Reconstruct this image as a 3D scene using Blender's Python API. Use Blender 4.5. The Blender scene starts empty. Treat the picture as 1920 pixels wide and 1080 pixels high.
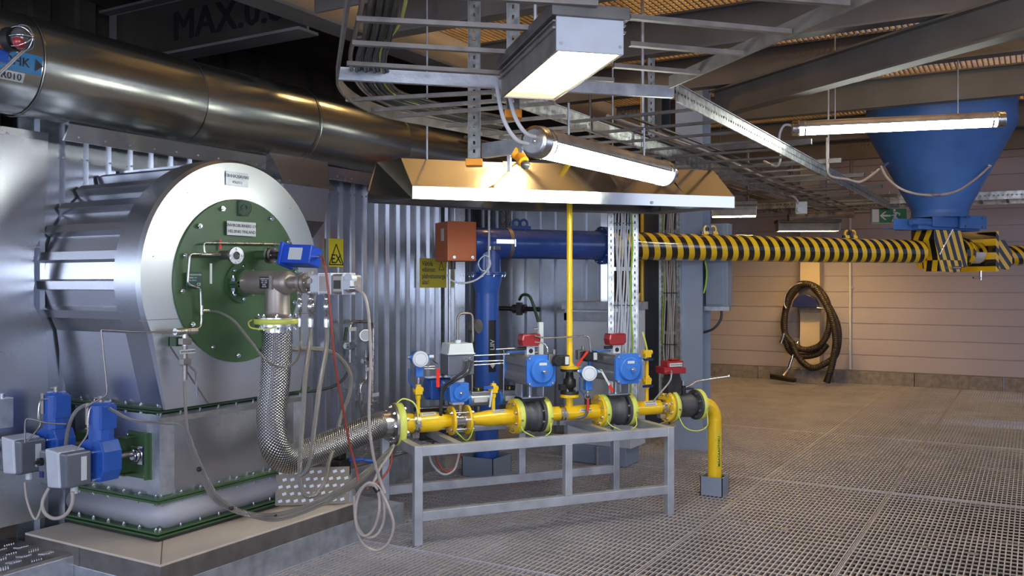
import bpy, bmesh, math, random
from mathutils import Vector, Matrix
random.seed(7)
S = bpy.context.scene
C = S.collection
PI = math.pi
V = Vector

# ------------------------------------------------------------------ camera
F_PX, HZ, CAMZ, YAW = 1680.0, 530.0, 1.6, math.radians(30.26)
cam_d = bpy.data.cameras.new('camera')
cam_d.sensor_width = 36.0
cam_d.lens = 36.0 * F_PX / 1920.0
cam_d.shift_y = -(540.0 - HZ) / 1920.0
cam_d.clip_start = 0.05
cam_d.clip_end = 100
cam = bpy.data.objects.new('camera', cam_d)
C.objects.link(cam)
cam.location = (0, 0, CAMZ)
cam.rotation_euler = (PI / 2, 0, YAW)
S.camera = cam

# ------------------------------------------------------------------ world, daylight fill, exposure
w = bpy.data.worlds.new('world'); S.world = w; w.use_nodes = True
bg = w.node_tree.nodes['Background']
bg.inputs[0].default_value = (0.5, 0.62, 1.0, 1)
bg.inputs[1].default_value = 0.42
S.view_settings.view_transform = 'Standard'
S.view_settings.look = 'None'
S.view_settings.exposure = 0.0
S.view_settings.gamma = 1.0
S.view_settings.use_curve_mapping = False

def area(name, loc, target, sx, sy, power, col):
    l = bpy.data.lights.new(name, 'AREA'); l.shape = 'RECTANGLE'; l.size = sx; l.size_y = sy
    l.energy = power; l.color = col
    o = bpy.data.objects.new(name, l); C.objects.link(o); o.location = loc
    o.rotation_euler = (V(target) - V(loc)).to_track_quat('-Z', 'Y').to_euler()
    return o
# fill lights added out of view for bluish daylight, behind and right of camera
area('daylight_fill', (3.6, -3.2, 2.2), (-3.2, 5.0, 0.6), 4.0, 2.6, 330, (0.74, 0.82, 1.0))
area('daylight_fill_rear', (-2.6, -3.4, 1.9), (-3.4, 6.0, 1.2), 3.4, 2.8, 150, (0.74, 0.82, 1.0))
area('daylight_fill_side', (4.6, 6.0, 2.4), (-3.6, 5.0, 0.4), 5.0, 2.0, 55, (0.76, 0.83, 1.0))
# sodium lamps of the storey above, shining down through the grating ceiling
for lx, ly, le in ((1.2, 3.6, 110), (-3.5, 6.9, 180), (-.6, 6.0, 150), (1.4, 9.0, 150), (-1.8, 11.0, 110)):
    l = bpy.data.lights.new('upper_floor_lamp', 'POINT'); l.energy = le; l.color = (1.0, .62, .25); l.shadow_soft_size = .18
    o = bpy.data.objects.new('upper_floor_lamp', l); C.objects.link(o); o.location = (lx, ly, 5.3)

# ------------------------------------------------------------------ pixel -> world rays (for measuring)
FW = V((-math.sin(YAW), math.cos(YAW), 0)); RT = V((math.cos(YAW), math.sin(YAW), 0)); UP = V((0, 0, 1))
O = V((0, 0, CAMZ))
def ray(px, py): return FW + RT * ((px - 960) / F_PX) + UP * ((HZ - py) / F_PX)
def P(px, py, d): return O + ray(px, py) * d
def PX(px, py, x): r = ray(px, py); return O + r * (x / r.x)
def PY(px, py, y): r = ray(px, py); return O + r * (y / r.y)
def PZ(px, py, z): r = ray(px, py); return O + r * ((z - CAMZ) / r.z)

def frame(o, xd):
    x = V(xd); x.z = 0; x.normalize(); y = V((-x.y, x.x, 0))
    m = Matrix.Identity(4)
    for i in range(3): m[i][0] = x[i]; m[i][1] = y[i]; m[i][2] = (0, 0, 1)[i]; m[i][3] = o[i]
    return m
def axes(o, x, y):   # frame with x and y given, z their cross product
    x = V(x).normalized(); y = V(y); y = (y - x * x.dot(y)).normalized(); z = x.cross(y)
    m = Matrix.Identity(4)
    for i in range(3): m[i][0] = x[i]; m[i][1] = y[i]; m[i][2] = z[i]; m[i][3] = o[i]
    return m
AZ = math.radians(66.4)
E = FW * math.cos(AZ) + RT * math.sin(AZ); N = V((-E.y, E.x, 0))
FL = P(783, 1021, 5.47); FL.z = 0
T = frame(FL, E)                       # frame of the gas train stand
Ti = T.inverted()
def tx(px, y=.37):
    u = (px - 960) / F_PX
    p0 = FL - O; d0 = p0.dot(FW); l0 = p0.dot(RT); ef, er = E.dot(FW), E.dot(RT); nf, nr = N.dot(FW), N.dot(RT)
    return (u * (d0 + nf * y) - l0 - nr * y) / (er - u * ef)
def tl(px, py, y=.37):
    x = tx(px, y); d = (T @ V((x, y, 0)) - O).dot(FW)
    return V((x, y, CAMZ - (py - HZ) / F_PX * d))

# ------------------------------------------------------------------ materials
MATS = {}
def base_mat(name):
    m = bpy.data.materials.new(name); m.use_nodes = True
    nt = m.node_tree; b = nt.nodes['Principled BSDF']
    return m, nt, b
def nd(nt, t, **kw):
    n = nt.nodes.new(t)
    for k, v in kw.items(): setattr(n, k, v)
    return n
def mathn(nt, op, a, b=None, c=None):
    n = nt.nodes.new('ShaderNodeMath'); n.operation = op
    for i, v in enumerate((a, b, c)):
        if v is None: continue
        if isinstance(v, (int, float)): n.inputs[i].default_value = v
        else: nt.links.new(v, n.inputs[i])
    return n.outputs[0]
def mat(name, col, metal=0.0, rough=0.5, var=0.12, vs=6.0, rv=0.1, bump=0.0, bs=40.0, stretch=(1, 1, 1), spec=.5, coat=0.0):
    m, nt, b = base_mat(name)
    tc = nd(nt, 'ShaderNodeTexCoord'); mp = nd(nt, 'ShaderNodeMapping'); mp.inputs['Scale'].default_value = stretch
    nt.links.new(tc.outputs['Object'], mp.inputs[0])
    n1 = nd(nt, 'ShaderNodeTexNoise'); n1.inputs['Scale'].default_value = vs; n1.inputs['Detail'].default_value = 5
    nt.links.new(mp.outputs[0], n1.inputs['Vector'])
    r = nd(nt, 'ShaderNodeValToRGB'); c0 = [max(0, c * (1 - var * 1.6)) for c in col]; c1 = [min(1, c * (1 + var)) for c in col]
    r.color_ramp.elements[0].position = .3; r.color_ramp.elements[1].position = .7
    r.color_ramp.elements[0].color = (*c0, 1); r.color_ramp.elements[1].color = (*c1, 1)
    nt.links.new(n1.outputs[0], r.inputs[0]); nt.links.new(r.outputs[0], b.inputs['Base Color'])
    b.inputs['Metallic'].default_value = metal
    mr = nd(nt, 'ShaderNodeMapRange'); mr.inputs[3].default_value = max(.02, rough - rv); mr.inputs[4].default_value = min(1, rough + rv)
    nt.links.new(n1.outputs[0], mr.inputs[0]); nt.links.new(mr.outputs[0], b.inputs['Roughness'])
    b.inputs['Coat Weight'].default_value = coat
    if bump:
        n2 = nd(nt, 'ShaderNodeTexNoise'); n2.inputs['Scale'].default_value = bs; nt.links.new(mp.outputs[0], n2.inputs['Vector'])
        bp = nd(nt, 'ShaderNodeBump'); bp.inputs['Strength'].default_value = bump; bp.inputs['Distance'].default_value = .01
        nt.links.new(n2.outputs[0], bp.inputs['Height']); nt.links.new(bp.outputs[0], b.inputs['Normal'])
    MATS[name] = m
    return m
def emis(name, col, st):
    m, nt, b = base_mat(name)
    b.inputs['Base Color'].default_value = (*col, 1); b.inputs['Emission Color'].default_value = (*col, 1); b.inputs['Emission Strength'].default_value = st
    MATS[name] = m; return m

mat('galv', (.54, .56, .60), .72, .38, .14, 14, .08, .05, 60)
mat('galv_stand', (.60, .62, .66), .75, .42, .10, 9, .1, .04, 60)
mat('galv_dull', (.30, .27, .24), .5, .5, .18, 10, .1, .05, 60)
mat('galv_dark', (.20, .185, .17), .6, .55, .2, 6, .1)
mat('sheet', (.62, .62, .62), .85, .27, .06, 2.0, .07, .05, 5)
mat('sheet_corr', (.60, .63, .68), .9, .25, .06, 2.0, .06, .02, 6)
mat('sheet_panel', (.58, .59, .62), .95, .27, .06, 1.2, .05, .05, 2.2)
mat('duct_sheet', (.42, .42, .37), .95, .22, .08, 1.5, .05, .06, 4)
mat('hood_sheet', (.60, .60, .60), 1, .15, .04, 2, .04, .03, 5)
mat('drum_front', (.70, .71, .71), 1, .31, .05, 2.5, .05, .03, 4)
mat('stainless', (.62, .60, .57), 1, .28, .08, 20, .08)
mat('steel_dull', (.33, .30, .28), .9, .42, .12, 12, .1, .04, 80)
mat('chrome', (.80, .80, .82), 1, .14, .05, 20, .05)
mat('alu_box', (.30, .31, .34), .35, .42, .05, 8, .06)
mat('alu_dark', (.17, .18, .21), .4, .4, .05, 8, .06)
mat('alu_light', (.60, .62, .66), .2, .45, .05, 8, .06)
mat('alu_act', (.42, .43, .44), .85, .38, .08, 8, .06)
mat('concrete', (.25, .23, .22), 0, .9, .2, 12, .05, .2, 60)
mat('cream_plate', (.66, .56, .46), .1, .42, .08, 3, .08, .03, 8)
mat('grating', (.50, .48, .52), .3, .56, .10, 2, .1)
mat('grating_rib', (.52, .45, .36), .5, .5, .15, 3, .12)
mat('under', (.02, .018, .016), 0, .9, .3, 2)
mat('ceil_grate', (.40, .30, .18), .4, .55, .25, 3, .12)
mat('beam', (.15, .135, .12), .15, .55, .15, 2, .1)
mat('beam_light', (.17, .155, .145), .1, .5, .12, 3, .1)
mat('wall_paint', (.40, .36, .36), 0, .55, .05, 1.5, .06)
mat('beam_brown', (.05, .04, .03), .1, .6, .2, 3, .1)
mat('upper_slab', (.55, .50, .42), 0, .7, .1, 1, .1)
mat('tread_brown', (.20, .17, .13), .3, .5, .15, 8, .1)
mat('text_black', (.004, .004, .004), 0, .8, .1, 8, .05)
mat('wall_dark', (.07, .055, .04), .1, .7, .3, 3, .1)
mat('column_paint', (.30, .36, .47), 0, .5, .06, 3, .06)
mat('column_dark', (.07, .09, .13), 0, .5, .1, 3, .06)
mat('column_cream', (.55, .47, .36), 0, .5, .06, 3, .06)
mat('grey_box', (.23, .27, .34), 0, .5, .05, 5, .05)
mat('green', (.055, .115, .045), 0, .42, .10, 4, .08)
mat('green_dark', (.035, .075, .03), 0, .5, .15, 4, .08)
mat('blue', (.025, .10, .42), 0, .35, .08, 5, .06)
mat('blue_conv', (.022, .065, .27), 0, .26, .10, 5, .06, coat=.3)
mat('blue_cap', (.045, .19, .62), 0, .33, .06, 6, .06)
mat('blue_bright', (.01, .07, .50), 0, .35, .05, 5, .05)
mat('blue_hopper', (.05, .15, .44), 0, .42, .12, 3, .08)
mat('yellow', (.88, .55, .01), 0, .28, .02, 3, .05, coat=.3)
mat('yellow_tape', (.66, .70, .12), 0, .38, .05, 6, .05)
mat('yellow_sign', (.70, .60, .03), 0, .4, .04, 6, .05)
mat('orange_box', (.50, .13, .035), 0, .45, .05, 4, .05)
mat('orange', (.80, .28, .01), 0, .5, .05, 6, .05)
mat('red', (.32, .015, .015), 0, .3, .05, 6, .05, coat=.4)
mat('red_tag', (.75, .03, .01), 0, .4, .05, 6, .05)
mat('black', (.015, .015, .015), 0, .4, .2, 8, .1)
mat('black_metal', (.05, .045, .04), .5, .42, .2, 12, .1, .05, 80)
mat('valve_body', (.085, .085, .09), .3, .5, .15, 12, .1, .08, 90)
mat('white_plastic', (.66, .68, .68), 0, .4, .04, 6, .05)
mat('white_label', (.62, .63, .62), 0, .45, .04, 10, .05)
mat('face_plate', (.70, .72, .76), .1, .4, .04, 10, .05)
mat('cable_grey', (.40, .38, .36), 0, .5, .06, 10, .05)
mat('cable_white', (.60, .62, .66), 0, .5, .06, 10, .05)
mat('cable_dark', (.03, .03, .03), 0, .45, .1, 10, .05)
mat('cable_red', (.30, .06, .04), 0, .45, .1, 10, .05)
mat('cable_green', (.30, .50, .03), 0, .45, .1, 10, .05)
mat('cable_beige', (.42, .36, .32), 0, .5, .1, 10, .05)
mat('rubber_hose', (.04, .028, .015), 0, .55, .2, 20, .1, .2, 120)
mat('fabric', (.38, .38, .42), .1, .55, .06, 3, .06, .3, 6)
mat('exit_green', (.01, .16, .04), 0, .4, .04, 10, .05)
mat('label_blue', (.03, .22, .45), 0, .4, .04, 10, .05)
mat('navy', (.01, .02, .12), 0, .35, .04, 10, .05)
mat('grey_green_plate', (.02, .08, .06), 0, .4, .04, 10, .05)
mat('tan_valve', (.36, .31, .27), .6, .42, .08, 10, .08, .05, 60)
mat('glass_grey', (.10, .10, .09), .3, .15, .05, 10, .05)
emis('tube_light', (.94, 1.0, .93), 45)
emis('tube_light_far', (.94, 1.0, .93), 34)
emis('warm_light', (1.0, .72, .34), 12)
emis('warm_light_far', (1.0, .60, .18), 95)

def bulb_glass():   # lamp glass: brightest over the bulb, dimmer and yellower towards the far end
    m = MATS['warm_light']; nt = m.node_tree; b = nt.nodes['Principled BSDF']
    tc = nd(nt, 'ShaderNodeTexCoord'); sp = nd(nt, 'ShaderNodeSeparateXYZ'); nt.links.new(tc.outputs['Object'], sp.inputs[0])
    mr = nd(nt, 'ShaderNodeMapRange'); mr.interpolation_type = 'SMOOTHSTEP'
    for i, v in ((1, -.34), (2, .0), (3, 1.7), (4, 18)): mr.inputs[i].default_value = v
    nt.links.new(sp.outputs[0], mr.inputs[0]); nt.links.new(mr.outputs[0], b.inputs['Emission Strength'])
bulb_glass()
def hose_mat(name, c0, c1, around, pitch, metal=1.0, rough=.28):
    # woven braid read from the hose's own UV (u round, v metres along)
    m, nt, b = base_mat(name)
    tc = nd(nt, 'ShaderNodeTexCoord'); sp = nd(nt, 'ShaderNodeSeparateXYZ'); nt.links.new(tc.outputs['UV'], sp.inputs[0])
    un = mathn(nt, 'MULTIPLY', sp.outputs[0], around); vn = mathn(nt, 'DIVIDE', sp.outputs[1], pitch)
    a = mathn(nt, 'PINGPONG', mathn(nt, 'ADD', un, vn), .5)
    c = mathn(nt, 'PINGPONG', mathn(nt, 'SUBTRACT', un, vn), .5)
    k = mathn(nt, 'MULTIPLY', a, c); k = mathn(nt, 'MULTIPLY', k, 4.0)
    r = nd(nt, 'ShaderNodeValToRGB'); r.color_ramp.elements[0].position = .05; r.color_ramp.elements[1].position = .5
    r.color_ramp.elements[0].color = (*c0, 1); r.color_ramp.elements[1].color = (*c1, 1)
    nt.links.new(k, r.inputs[0]); nt.links.new(r.outputs[0], b.inputs['Base Color'])
    bp = nd(nt, 'ShaderNodeBump'); bp.inputs['Strength'].default_value = .9; bp.inputs['Distance'].default_value = .004
    nt.links.new(k, bp.inputs['Height']); nt.links.new(bp.outputs[0], b.inputs['Normal'])
    b.inputs['Metallic'].default_value = metal; b.inputs['Roughness'].default_value = rough
    MATS[name] = m
hose_mat('braid_big', (.12, .11, .11), (.86, .84, .82), 24, .016)
hose_mat('braid_small', (.22, .20, .18), (.72, .69, .64), 8, .010)
hose_mat('ribbed_hose', (.012, .009, .007), (.04, .028, .018), 0, .03, 0, .5)

def stripe_mat(name, mode, pitch=.125, k=.25, d=(1, 0, 1)):
    m, nt, b = base_mat(name)
    tc = nd(nt, 'ShaderNodeTexCoord'); sp = nd(nt, 'ShaderNodeSeparateXYZ')
    if mode == 'uv':
        nt.links.new(tc.outputs['UV'], sp.inputs[0])
        s = mathn(nt, 'ADD', sp.outputs[1], mathn(nt, 'MULTIPLY', sp.outputs[0], k))
    else:
        nt.links.new(tc.outputs['Object'], sp.inputs[0])
        s = mathn(nt, 'ADD', mathn(nt, 'MULTIPLY', sp.outputs[0], d[0]), mathn(nt, 'ADD', mathn(nt, 'MULTIPLY', sp.outputs[1], d[1]), mathn(nt, 'MULTIPLY', sp.outputs[2], d[2])))
    f = mathn(nt, 'FRACT', mathn(nt, 'DIVIDE', s, pitch)); g = mathn(nt, 'GREATER_THAN', f, .5)
    mx = nd(nt, 'ShaderNodeMix'); mx.data_type = 'RGBA'
    nt.links.new(g, mx.inputs[0]); mx.inputs[6].default_value = (.012, .010, .010, 1); mx.inputs[7].default_value = (.80, .50, .015, 1)
    nt.links.new(mx.outputs[2], b.inputs['Base Color']); b.inputs['Roughness'].default_value = .16
    b.inputs['Coat Weight'].default_value = 1; b.inputs['Coat Roughness'].default_value = .04
    MATS[name] = m
stripe_mat('hazard_pipe', 'uv', .125, -.25)
stripe_mat('hazard_box', 'obj', .11, 0, (1, .8, .38))
stripe_mat('hazard_box_b', 'obj', .12, 0, (.8, 0, .8))

def slot_mat(nm='slotted', k_=1.0):
    m, nt, b = base_mat(nm); b.inputs['Metallic'].default_value = .9; b.inputs['Roughness'].default_value = .4
    b.inputs['Base Color'].default_value = (.52, .54, .53, 1)
    tc = nd(nt, 'ShaderNodeTexCoord'); n1 = nd(nt, 'ShaderNodeTexNoise'); n1.inputs['Scale'].default_value = 18; nt.links.new(tc.outputs['Object'], n1.inputs['Vector'])
    r = nd(nt, 'ShaderNodeValToRGB'); r.color_ramp.elements[0].position = .35; r.color_ramp.elements[1].position = .65
    r.color_ramp.elements[0].color = (.34 * k_, .34 * k_, .32 * k_, 1); r.color_ramp.elements[1].color = (.62 * k_, .63 * k_, .61 * k_, 1)
    nt.links.new(n1.outputs[0], r.inputs[0]); nt.links.new(r.outputs[0], b.inputs['Base Color'])
    sp = nd(nt, 'ShaderNodeSeparateXYZ'); nt.links.new(tc.outputs['UV'], sp.inputs[0])
    a = mathn(nt, 'LESS_THAN', mathn(nt, 'FRACT', mathn(nt, 'DIVIDE', sp.outputs[1], .05)), .42)
    c = mathn(nt, 'LESS_THAN', mathn(nt, 'ABSOLUTE', mathn(nt, 'SUBTRACT', sp.outputs[0], .5)), .09)
    h = mathn(nt, 'MULTIPLY', a, c)
    tr = nd(nt, 'ShaderNodeBsdfTransparent'); mx = nd(nt, 'ShaderNodeMixShader')
    nt.links.new(h, mx.inputs[0]); nt.links.new(b.outputs[0], mx.inputs[1]); nt.links.new(tr.outputs[0], mx.inputs[2])
    nt.links.new(mx.outputs[0], nt.nodes['Material Output'].inputs[0]); MATS[nm] = m
slot_mat(); slot_mat('slotted_dull', .45)

def siding_mat():
    m, nt, b = base_mat('siding')
    tc = nd(nt, 'ShaderNodeTexCoord'); n1 = nd(nt, 'ShaderNodeTexNoise'); n1.inputs['Scale'].default_value = 1.3; n1.inputs['Detail'].default_value = 6
    nt.links.new(tc.outputs['Object'], n1.inputs['Vector'])
    r = nd(nt, 'ShaderNodeValToRGB'); r.color_ramp.elements[0].position = .3; r.color_ramp.elements[1].position = .75
    r.color_ramp.elements[0].color = (.40, .37, .42, 1); r.color_ramp.elements[1].color = (.45, .41, .46, 1)
    nt.links.new(n1.outputs[0], r.inputs[0]); nt.links.new(r.outputs[0], b.inputs['Base Color']); b.inputs['Roughness'].default_value = .6
    MATS['siding'] = m
siding_mat()

# ------------------------------------------------------------------ mesh builder
def rot_to(d):  # rotation taking +Z to d
    return V(d).to_track_quat('Z', 'Y').to_matrix()
class MB:
    def __init__(s):
        s.bm = bmesh.new(); s.uv = s.bm.loops.layers.uv.new('UVMap')
    def face(s, vs, smooth=False, uvs=None):
        try: f = s.bm.faces.new(vs)
        except ValueError: return None
        f.smooth = smooth
        if uvs:
            for l, q in zip(f.loops, uvs): l[s.uv].uv = q
        return f
    def box(s, c, size, M=None):
        c = V(c); h = V(size) / 2; R = M.to_3x3() if M is not None else Matrix.Identity(3)
        vs = [s.bm.verts.new(c + R @ V((x * h.x, y * h.y, z * h.z))) for x in (-1, 1) for y in (-1, 1) for z in (-1, 1)]
        for q in ((0, 1, 3, 2), (4, 6, 7, 5), (0, 4, 5, 1), (2, 3, 7, 6), (0, 2, 6, 4), (1, 5, 7, 3)): s.face([vs[i] for i in q])
        return s
    def bb(s, x0, x1, y0, y1, z0, z1): return s.box(((x0 + x1) / 2, (y0 + y1) / 2, (z0 + z1) / 2), (abs(x1 - x0), abs(y1 - y0), abs(z1 - z0)))
    def bar(s, a, b, wd, ht, up=(0, 0, 1)):   # rectangular beam a->b, wd sideways, ht along up; uv: v metres, u across ht
        a = V(a); b = V(b); d = (b - a); L = d.length; d.normalize(); up = V(up); sd = d.cross(up)
        if sd.length < 1e-4: up = V((0, 1, 0)); sd = d.cross(up)
        sd.normalize(); up = sd.cross(d).normalized()
        g = {}
        for i, p in enumerate((a, b)):
            for j in (-1, 1):
                for k in (-1, 1): g[i, j, k] = s.bm.verts.new(p + sd * (j * wd / 2) + up * (k * ht / 2))
        uvq = [(0, 0), (0, L), (1, L), (1, 0)]
        for j in (-1, 1): s.face([g[0, j, -1], g[1, j, -1], g[1, j, 1], g[0, j, 1]], uvs=uvq)
        for k in (-1, 1): s.face([g[0, -1, k], g[1, -1, k], g[1, 1, k], g[0, 1, k]], uvs=[(0, 0), (0, L), (0, L), (0, 0)])
        for i in (0, 1): s.face([g[i, -1, -1], g[i, 1, -1], g[i, 1, 1], g[i, -1, 1]], uvs=[(0, 0)] * 4)
        return s
    def rings(s, rs, n, smooth=True, caps=True, closed=False, vs_=None):
        R = [[s.bm.verts.new(p) for p in r] for r in rs]
        m = len(R); vl = vs_ or [0] * (m + 1)
        for i in range(m if closed else m - 1):
            a, b = R[i], R[(i + 1) % m]
            for j in range(n):
                k = (j + 1) % n
                s.face([a[j], a[k], b[k], b[j]], smooth, [(j / n, vl[i]), ((j + 1) / n, vl[i]), ((j + 1) / n, vl[i + 1]), (j / n, vl[i + 1])])
        if caps and not closed:
            s.face([s.bm.verts.new(v.co) for v in R[0]]); s.face([s.bm.verts.new(v.co) for v in R[-1]])
        return s
    def cyl(s, a, b, r, r2=None, n=24, caps=True, smooth=True):
        return s.lathe(a, V(b) - V(a), [(0, r), ((V(b) - V(a)).length, r if r2 is None else r2)], n, caps, smooth)
    def lathe(s, a, d, prof, n=28, caps=True, smooth=True, sharp=False):   # prof: (distance along d, radius)
        a = V(a); d = V(d).normalized(); R = rot_to(d); rs = []; vl = []
        L = 0
        for i, (t, r) in enumerate(prof):
            if i: L += math.hypot(t - prof[i - 1][0], r - prof[i - 1][1])
            vl.append(t)
            rs.append([a + d * t + R @ V((r * math.cos(2 * PI * j / n), r * math.sin(2 * PI * j / n), 0)) for j in range(n)])
        if sharp:
            for i in range(len(rs) - 1): s.rings(rs[i:i + 2], n, smooth, False, vs_=vl[i:i + 2] )
            if caps: s.face([s.bm.verts.new(p) for p in rs[0]]); s.face([s.bm.verts.new(p) for p in rs[-1]])
            return s
        return s.rings(rs, n, smooth, caps, vs_=vl)
    def tube(s, pts, r, n=10, curve=True, closed=False, sub=6, caps=True):
        pts = [V(p) for p in pts]
        if curve: pts = crom(pts, sub, closed)
        m = len(pts); rs = []; vl = [0]; prev = None
        for i in range(m):
            if closed: t = pts[(i + 1) % m] - pts[i - 1]
            else: t = pts[min(i + 1, m - 1)] - pts[max(i - 1, 0)]
            t.normalize()
            if prev is None:
                x = t.orthogonal().normalized()
            else:
                x = (prev - t * t.dot(prev))
                x = x.normalized() if x.length > 1e-5 else t.orthogonal().normalized()
            prev = x; y = t.cross(x)
            rr = r(i / (m - 1)) if callable(r) else r
            rs.append([pts[i] + (x * math.cos(2 * PI * j / n) + y * math.sin(2 * PI * j / n)) * rr for j in range(n)])
            if i: vl.append(vl[-1] + (pts[i] - pts[i - 1]).length)
        vl.append(vl[-1] + (pts[0] - pts[-1]).length)
        return s.rings(rs, n, True, caps, closed, vs_=vl)
    def sph(s, c, r, sc=(1, 1, 1), n=16, M=None):
        c = V(c); R = M.to_3x3() if M is not None else Matrix.Identity(3); rs = []
        for i in range(1, n // 2):
            ph = PI * i / (n // 2)
            rs.append([c + R @ V((r * sc[0] * math.sin(ph) * math.cos(2 * PI * j / n), r * sc[1] * math.sin(ph) * math.sin(2 * PI * j / n), r * sc[2] * math.cos(ph))) for j in range(n)])
        return s.rings(rs, n, True, True)
    def prism(s, pts, vec, smooth=False):     # polygon extruded along vec
        a = [s.bm.verts.new(V(p)) for p in pts]; b = [s.bm.verts.new(V(p) + V(vec)) for p in pts]; n = len(a)
        s.face(a); s.face(b)
        for i in range(n): s.face([a[i], a[(i + 1) % n], b[(i + 1) % n], b[i]], smooth)
        return s
    def hole_plate(s, c, ax, r_out, r_in, t, n=28):   # washer
        c = V(c); d = V(ax).normalized(); R = rot_to(d)
        rg = lambda r, h: [c + d * h + R @ V((r * math.cos(2 * PI * j / n), r * math.sin(2 * PI * j / n), 0)) for j in range(n)]
        s.rings([rg(r_in, 0), rg(r_out, 0)], n, False, False); s.rings([rg(r_out, 0), rg(r_out, t)], n, True, False)
        s.rings([rg(r_out, t), rg(r_in, t)], n, False, False); s.rings([rg(r_in, t), rg(r_in, 0)], n, True, False)
        return s
    def text(s, string, size, M, align='CENTER', wrap=None):
        me = text_mesh(string, size, align); vs = []
        for v in me.vertices:
            co = v.co
            if wrap:
                R_, = wrap; th = co.y / R_ if wrap else 0
                co = V((co.x, R_ * math.sin(th), R_ * math.cos(th) - R_ + co.z))
            vs.append(s.bm.verts.new(M @ co))
        for p in me.polygons: s.face([vs[i] for i in p.vertices])
        bpy.data.meshes.remove(me); return s
    def xf(s, M): bmesh.ops.transform(s.bm, matrix=M, verts=s.bm.verts); return s
def crom(p, sub, closed=False):
    out = []; n = len(p)
    if n < 3 and not closed: return p
    for i in range(n if closed else n - 1):
        if closed: a, b, c, d = p[i - 1], p[i], p[(i + 1) % n], p[(i + 2) % n]
        else: a, b, c, d = p[max(i - 1, 0)], p[i], p[i + 1], p[min(i + 2, n - 1)]
        for k in range(sub):
            t = k / sub
            out.append(.5 * ((2 * b) + (c - a) * t + (2 * a - 5 * b + 4 * c - d) * t * t + (3 * b - a - 3 * c + d) * t ** 3))
    if not closed: out.append(p[-1])
    return out
def rounded(pts, r=.03, k=5):      # polyline with rounded corners (rigid bent tube)
    pts = [V(p) for p in pts]; out = [pts[0]]
    for i in range(1, len(pts) - 1):
        a = (pts[i - 1] - pts[i]); b = (pts[i + 1] - pts[i]); q = min(r, a.length * .45, b.length * .45)
        a = pts[i] + a.normalized() * q; b = pts[i] + b.normalized() * q
        for j in range(k + 1):
            t = j / k; out.append(a * (1 - t) ** 2 + pts[i] * 2 * t * (1 - t) + b * t * t)
    return out + [pts[-1]]
BOLD = [1]
def text_mesh(string, size, align='CENTER'):
    cu = bpy.data.curves.new('t', 'FONT'); cu.body = string; cu.size = size; cu.align_x = align; cu.align_y = 'CENTER'; cu.extrude = .0004; cu.resolution_u = 2; cu.offset = size * .014 * BOLD[0]
    o = bpy.data.objects.new('t', cu); C.objects.link(o)
    me = bpy.data.meshes.new_from_object(o.evaluated_get(bpy.context.evaluated_depsgraph_get()))
    bpy.data.objects.remove(o); bpy.data.curves.remove(cu)
    return me

# ------------------------------------------------------------------ objects
def root_of(o):
    while o.parent: o = o.parent
    return o
WM = {}
def obj(name, mb, m, parent=None, world=False, bevel=0, label=None, smooth=None):
    bmesh.ops.remove_doubles(mb.bm, verts=mb.bm.verts, dist=1e-6) if False else None
    if parent is not None and world: mb.xf(WM[root_of(parent).name].inverted())
    bmesh.ops.recalc_face_normals(mb.bm, faces=mb.bm.faces)
    loc = V((0, 0, 0))
    if parent is None:
        xs = [v.co for v in mb.bm.verts]
        lo = V([min(c[i] for c in xs) for i in range(3)]); hi = V([max(c[i] for c in xs) for i in range(3)])
        loc = V(((lo.x + hi.x) / 2, (lo.y + hi.y) / 2, lo.z))
        bmesh.ops.translate(mb.bm, vec=-loc, verts=mb.bm.verts)
    me = bpy.data.meshes.new(name); mb.bm.to_mesh(me); mb.bm.free()
    me.materials.append(MATS[m]); o = bpy.data.objects.new(name, me); C.objects.link(o)
    o.location = loc
    if parent is not None: o.parent = parent
    if bevel:
        b = o.modifiers.new('bevel', 'BEVEL'); b.width = bevel; b.segments = 2; b.limit_method = 'ANGLE'; b.angle_limit = math.radians(50)
    if label: o['label'] = label
    return o
def tag(o, label, cat, group=None, kind=None):
    o['label'] = label; o['category'] = cat
    if group: o['group'] = group
    if kind: o['kind'] = kind
    return o
def thing(name, label, cat, M=None, group=None):
    o = bpy.data.objects.new(name, None); C.objects.link(o); o.empty_display_size = .05
    if M is None: M = Matrix.Identity(4)
    if not isinstance(M, Matrix): M = Matrix.Translation(V(M))
    o.matrix_world = M; WM[o.name] = M.copy()
    return tag(o, label, cat, group)
def struct(name, mb, m, **k):
    o = obj(name, mb, m, **k); o['kind'] = 'structure'; return o
def dup(root, M, label, group=None):
    r = root.copy(); C.objects.link(r); r.matrix_world = M; WM[r.name] = M.copy(); r['label'] = label
    if group: r['group'] = group
    for ch in list(root.children):
        c = ch.copy(); C.objects.link(c); c.parent = r
        for g in ch.children:
            d = g.copy(); C.objects.link(d); d.parent = c
    return r
def TT(x, y, z): return T @ Matrix.Translation(V((x, y, z)))
_bolt = {}
def bolt_mesh(r, h, m):
    k = (round(r, 4), round(h, 4), m)
    if k not in _bolt:
        b = MB(); b.lathe((0, 0, 0), (0, 0, 1), [(0, r), (h, r)], 6, True, False); b.lathe((0, 0, h), (0, 0, 1), [(0, r * .55), (h * .6, r * .55)], 8)
        bmesh.ops.recalc_face_normals(b.bm, faces=b.bm.faces); me = bpy.data.meshes.new('bolt'); b.bm.to_mesh(me); b.bm.free(); me.materials.append(MATS[m]); _bolt[k] = me
    return _bolt[k]
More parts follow.
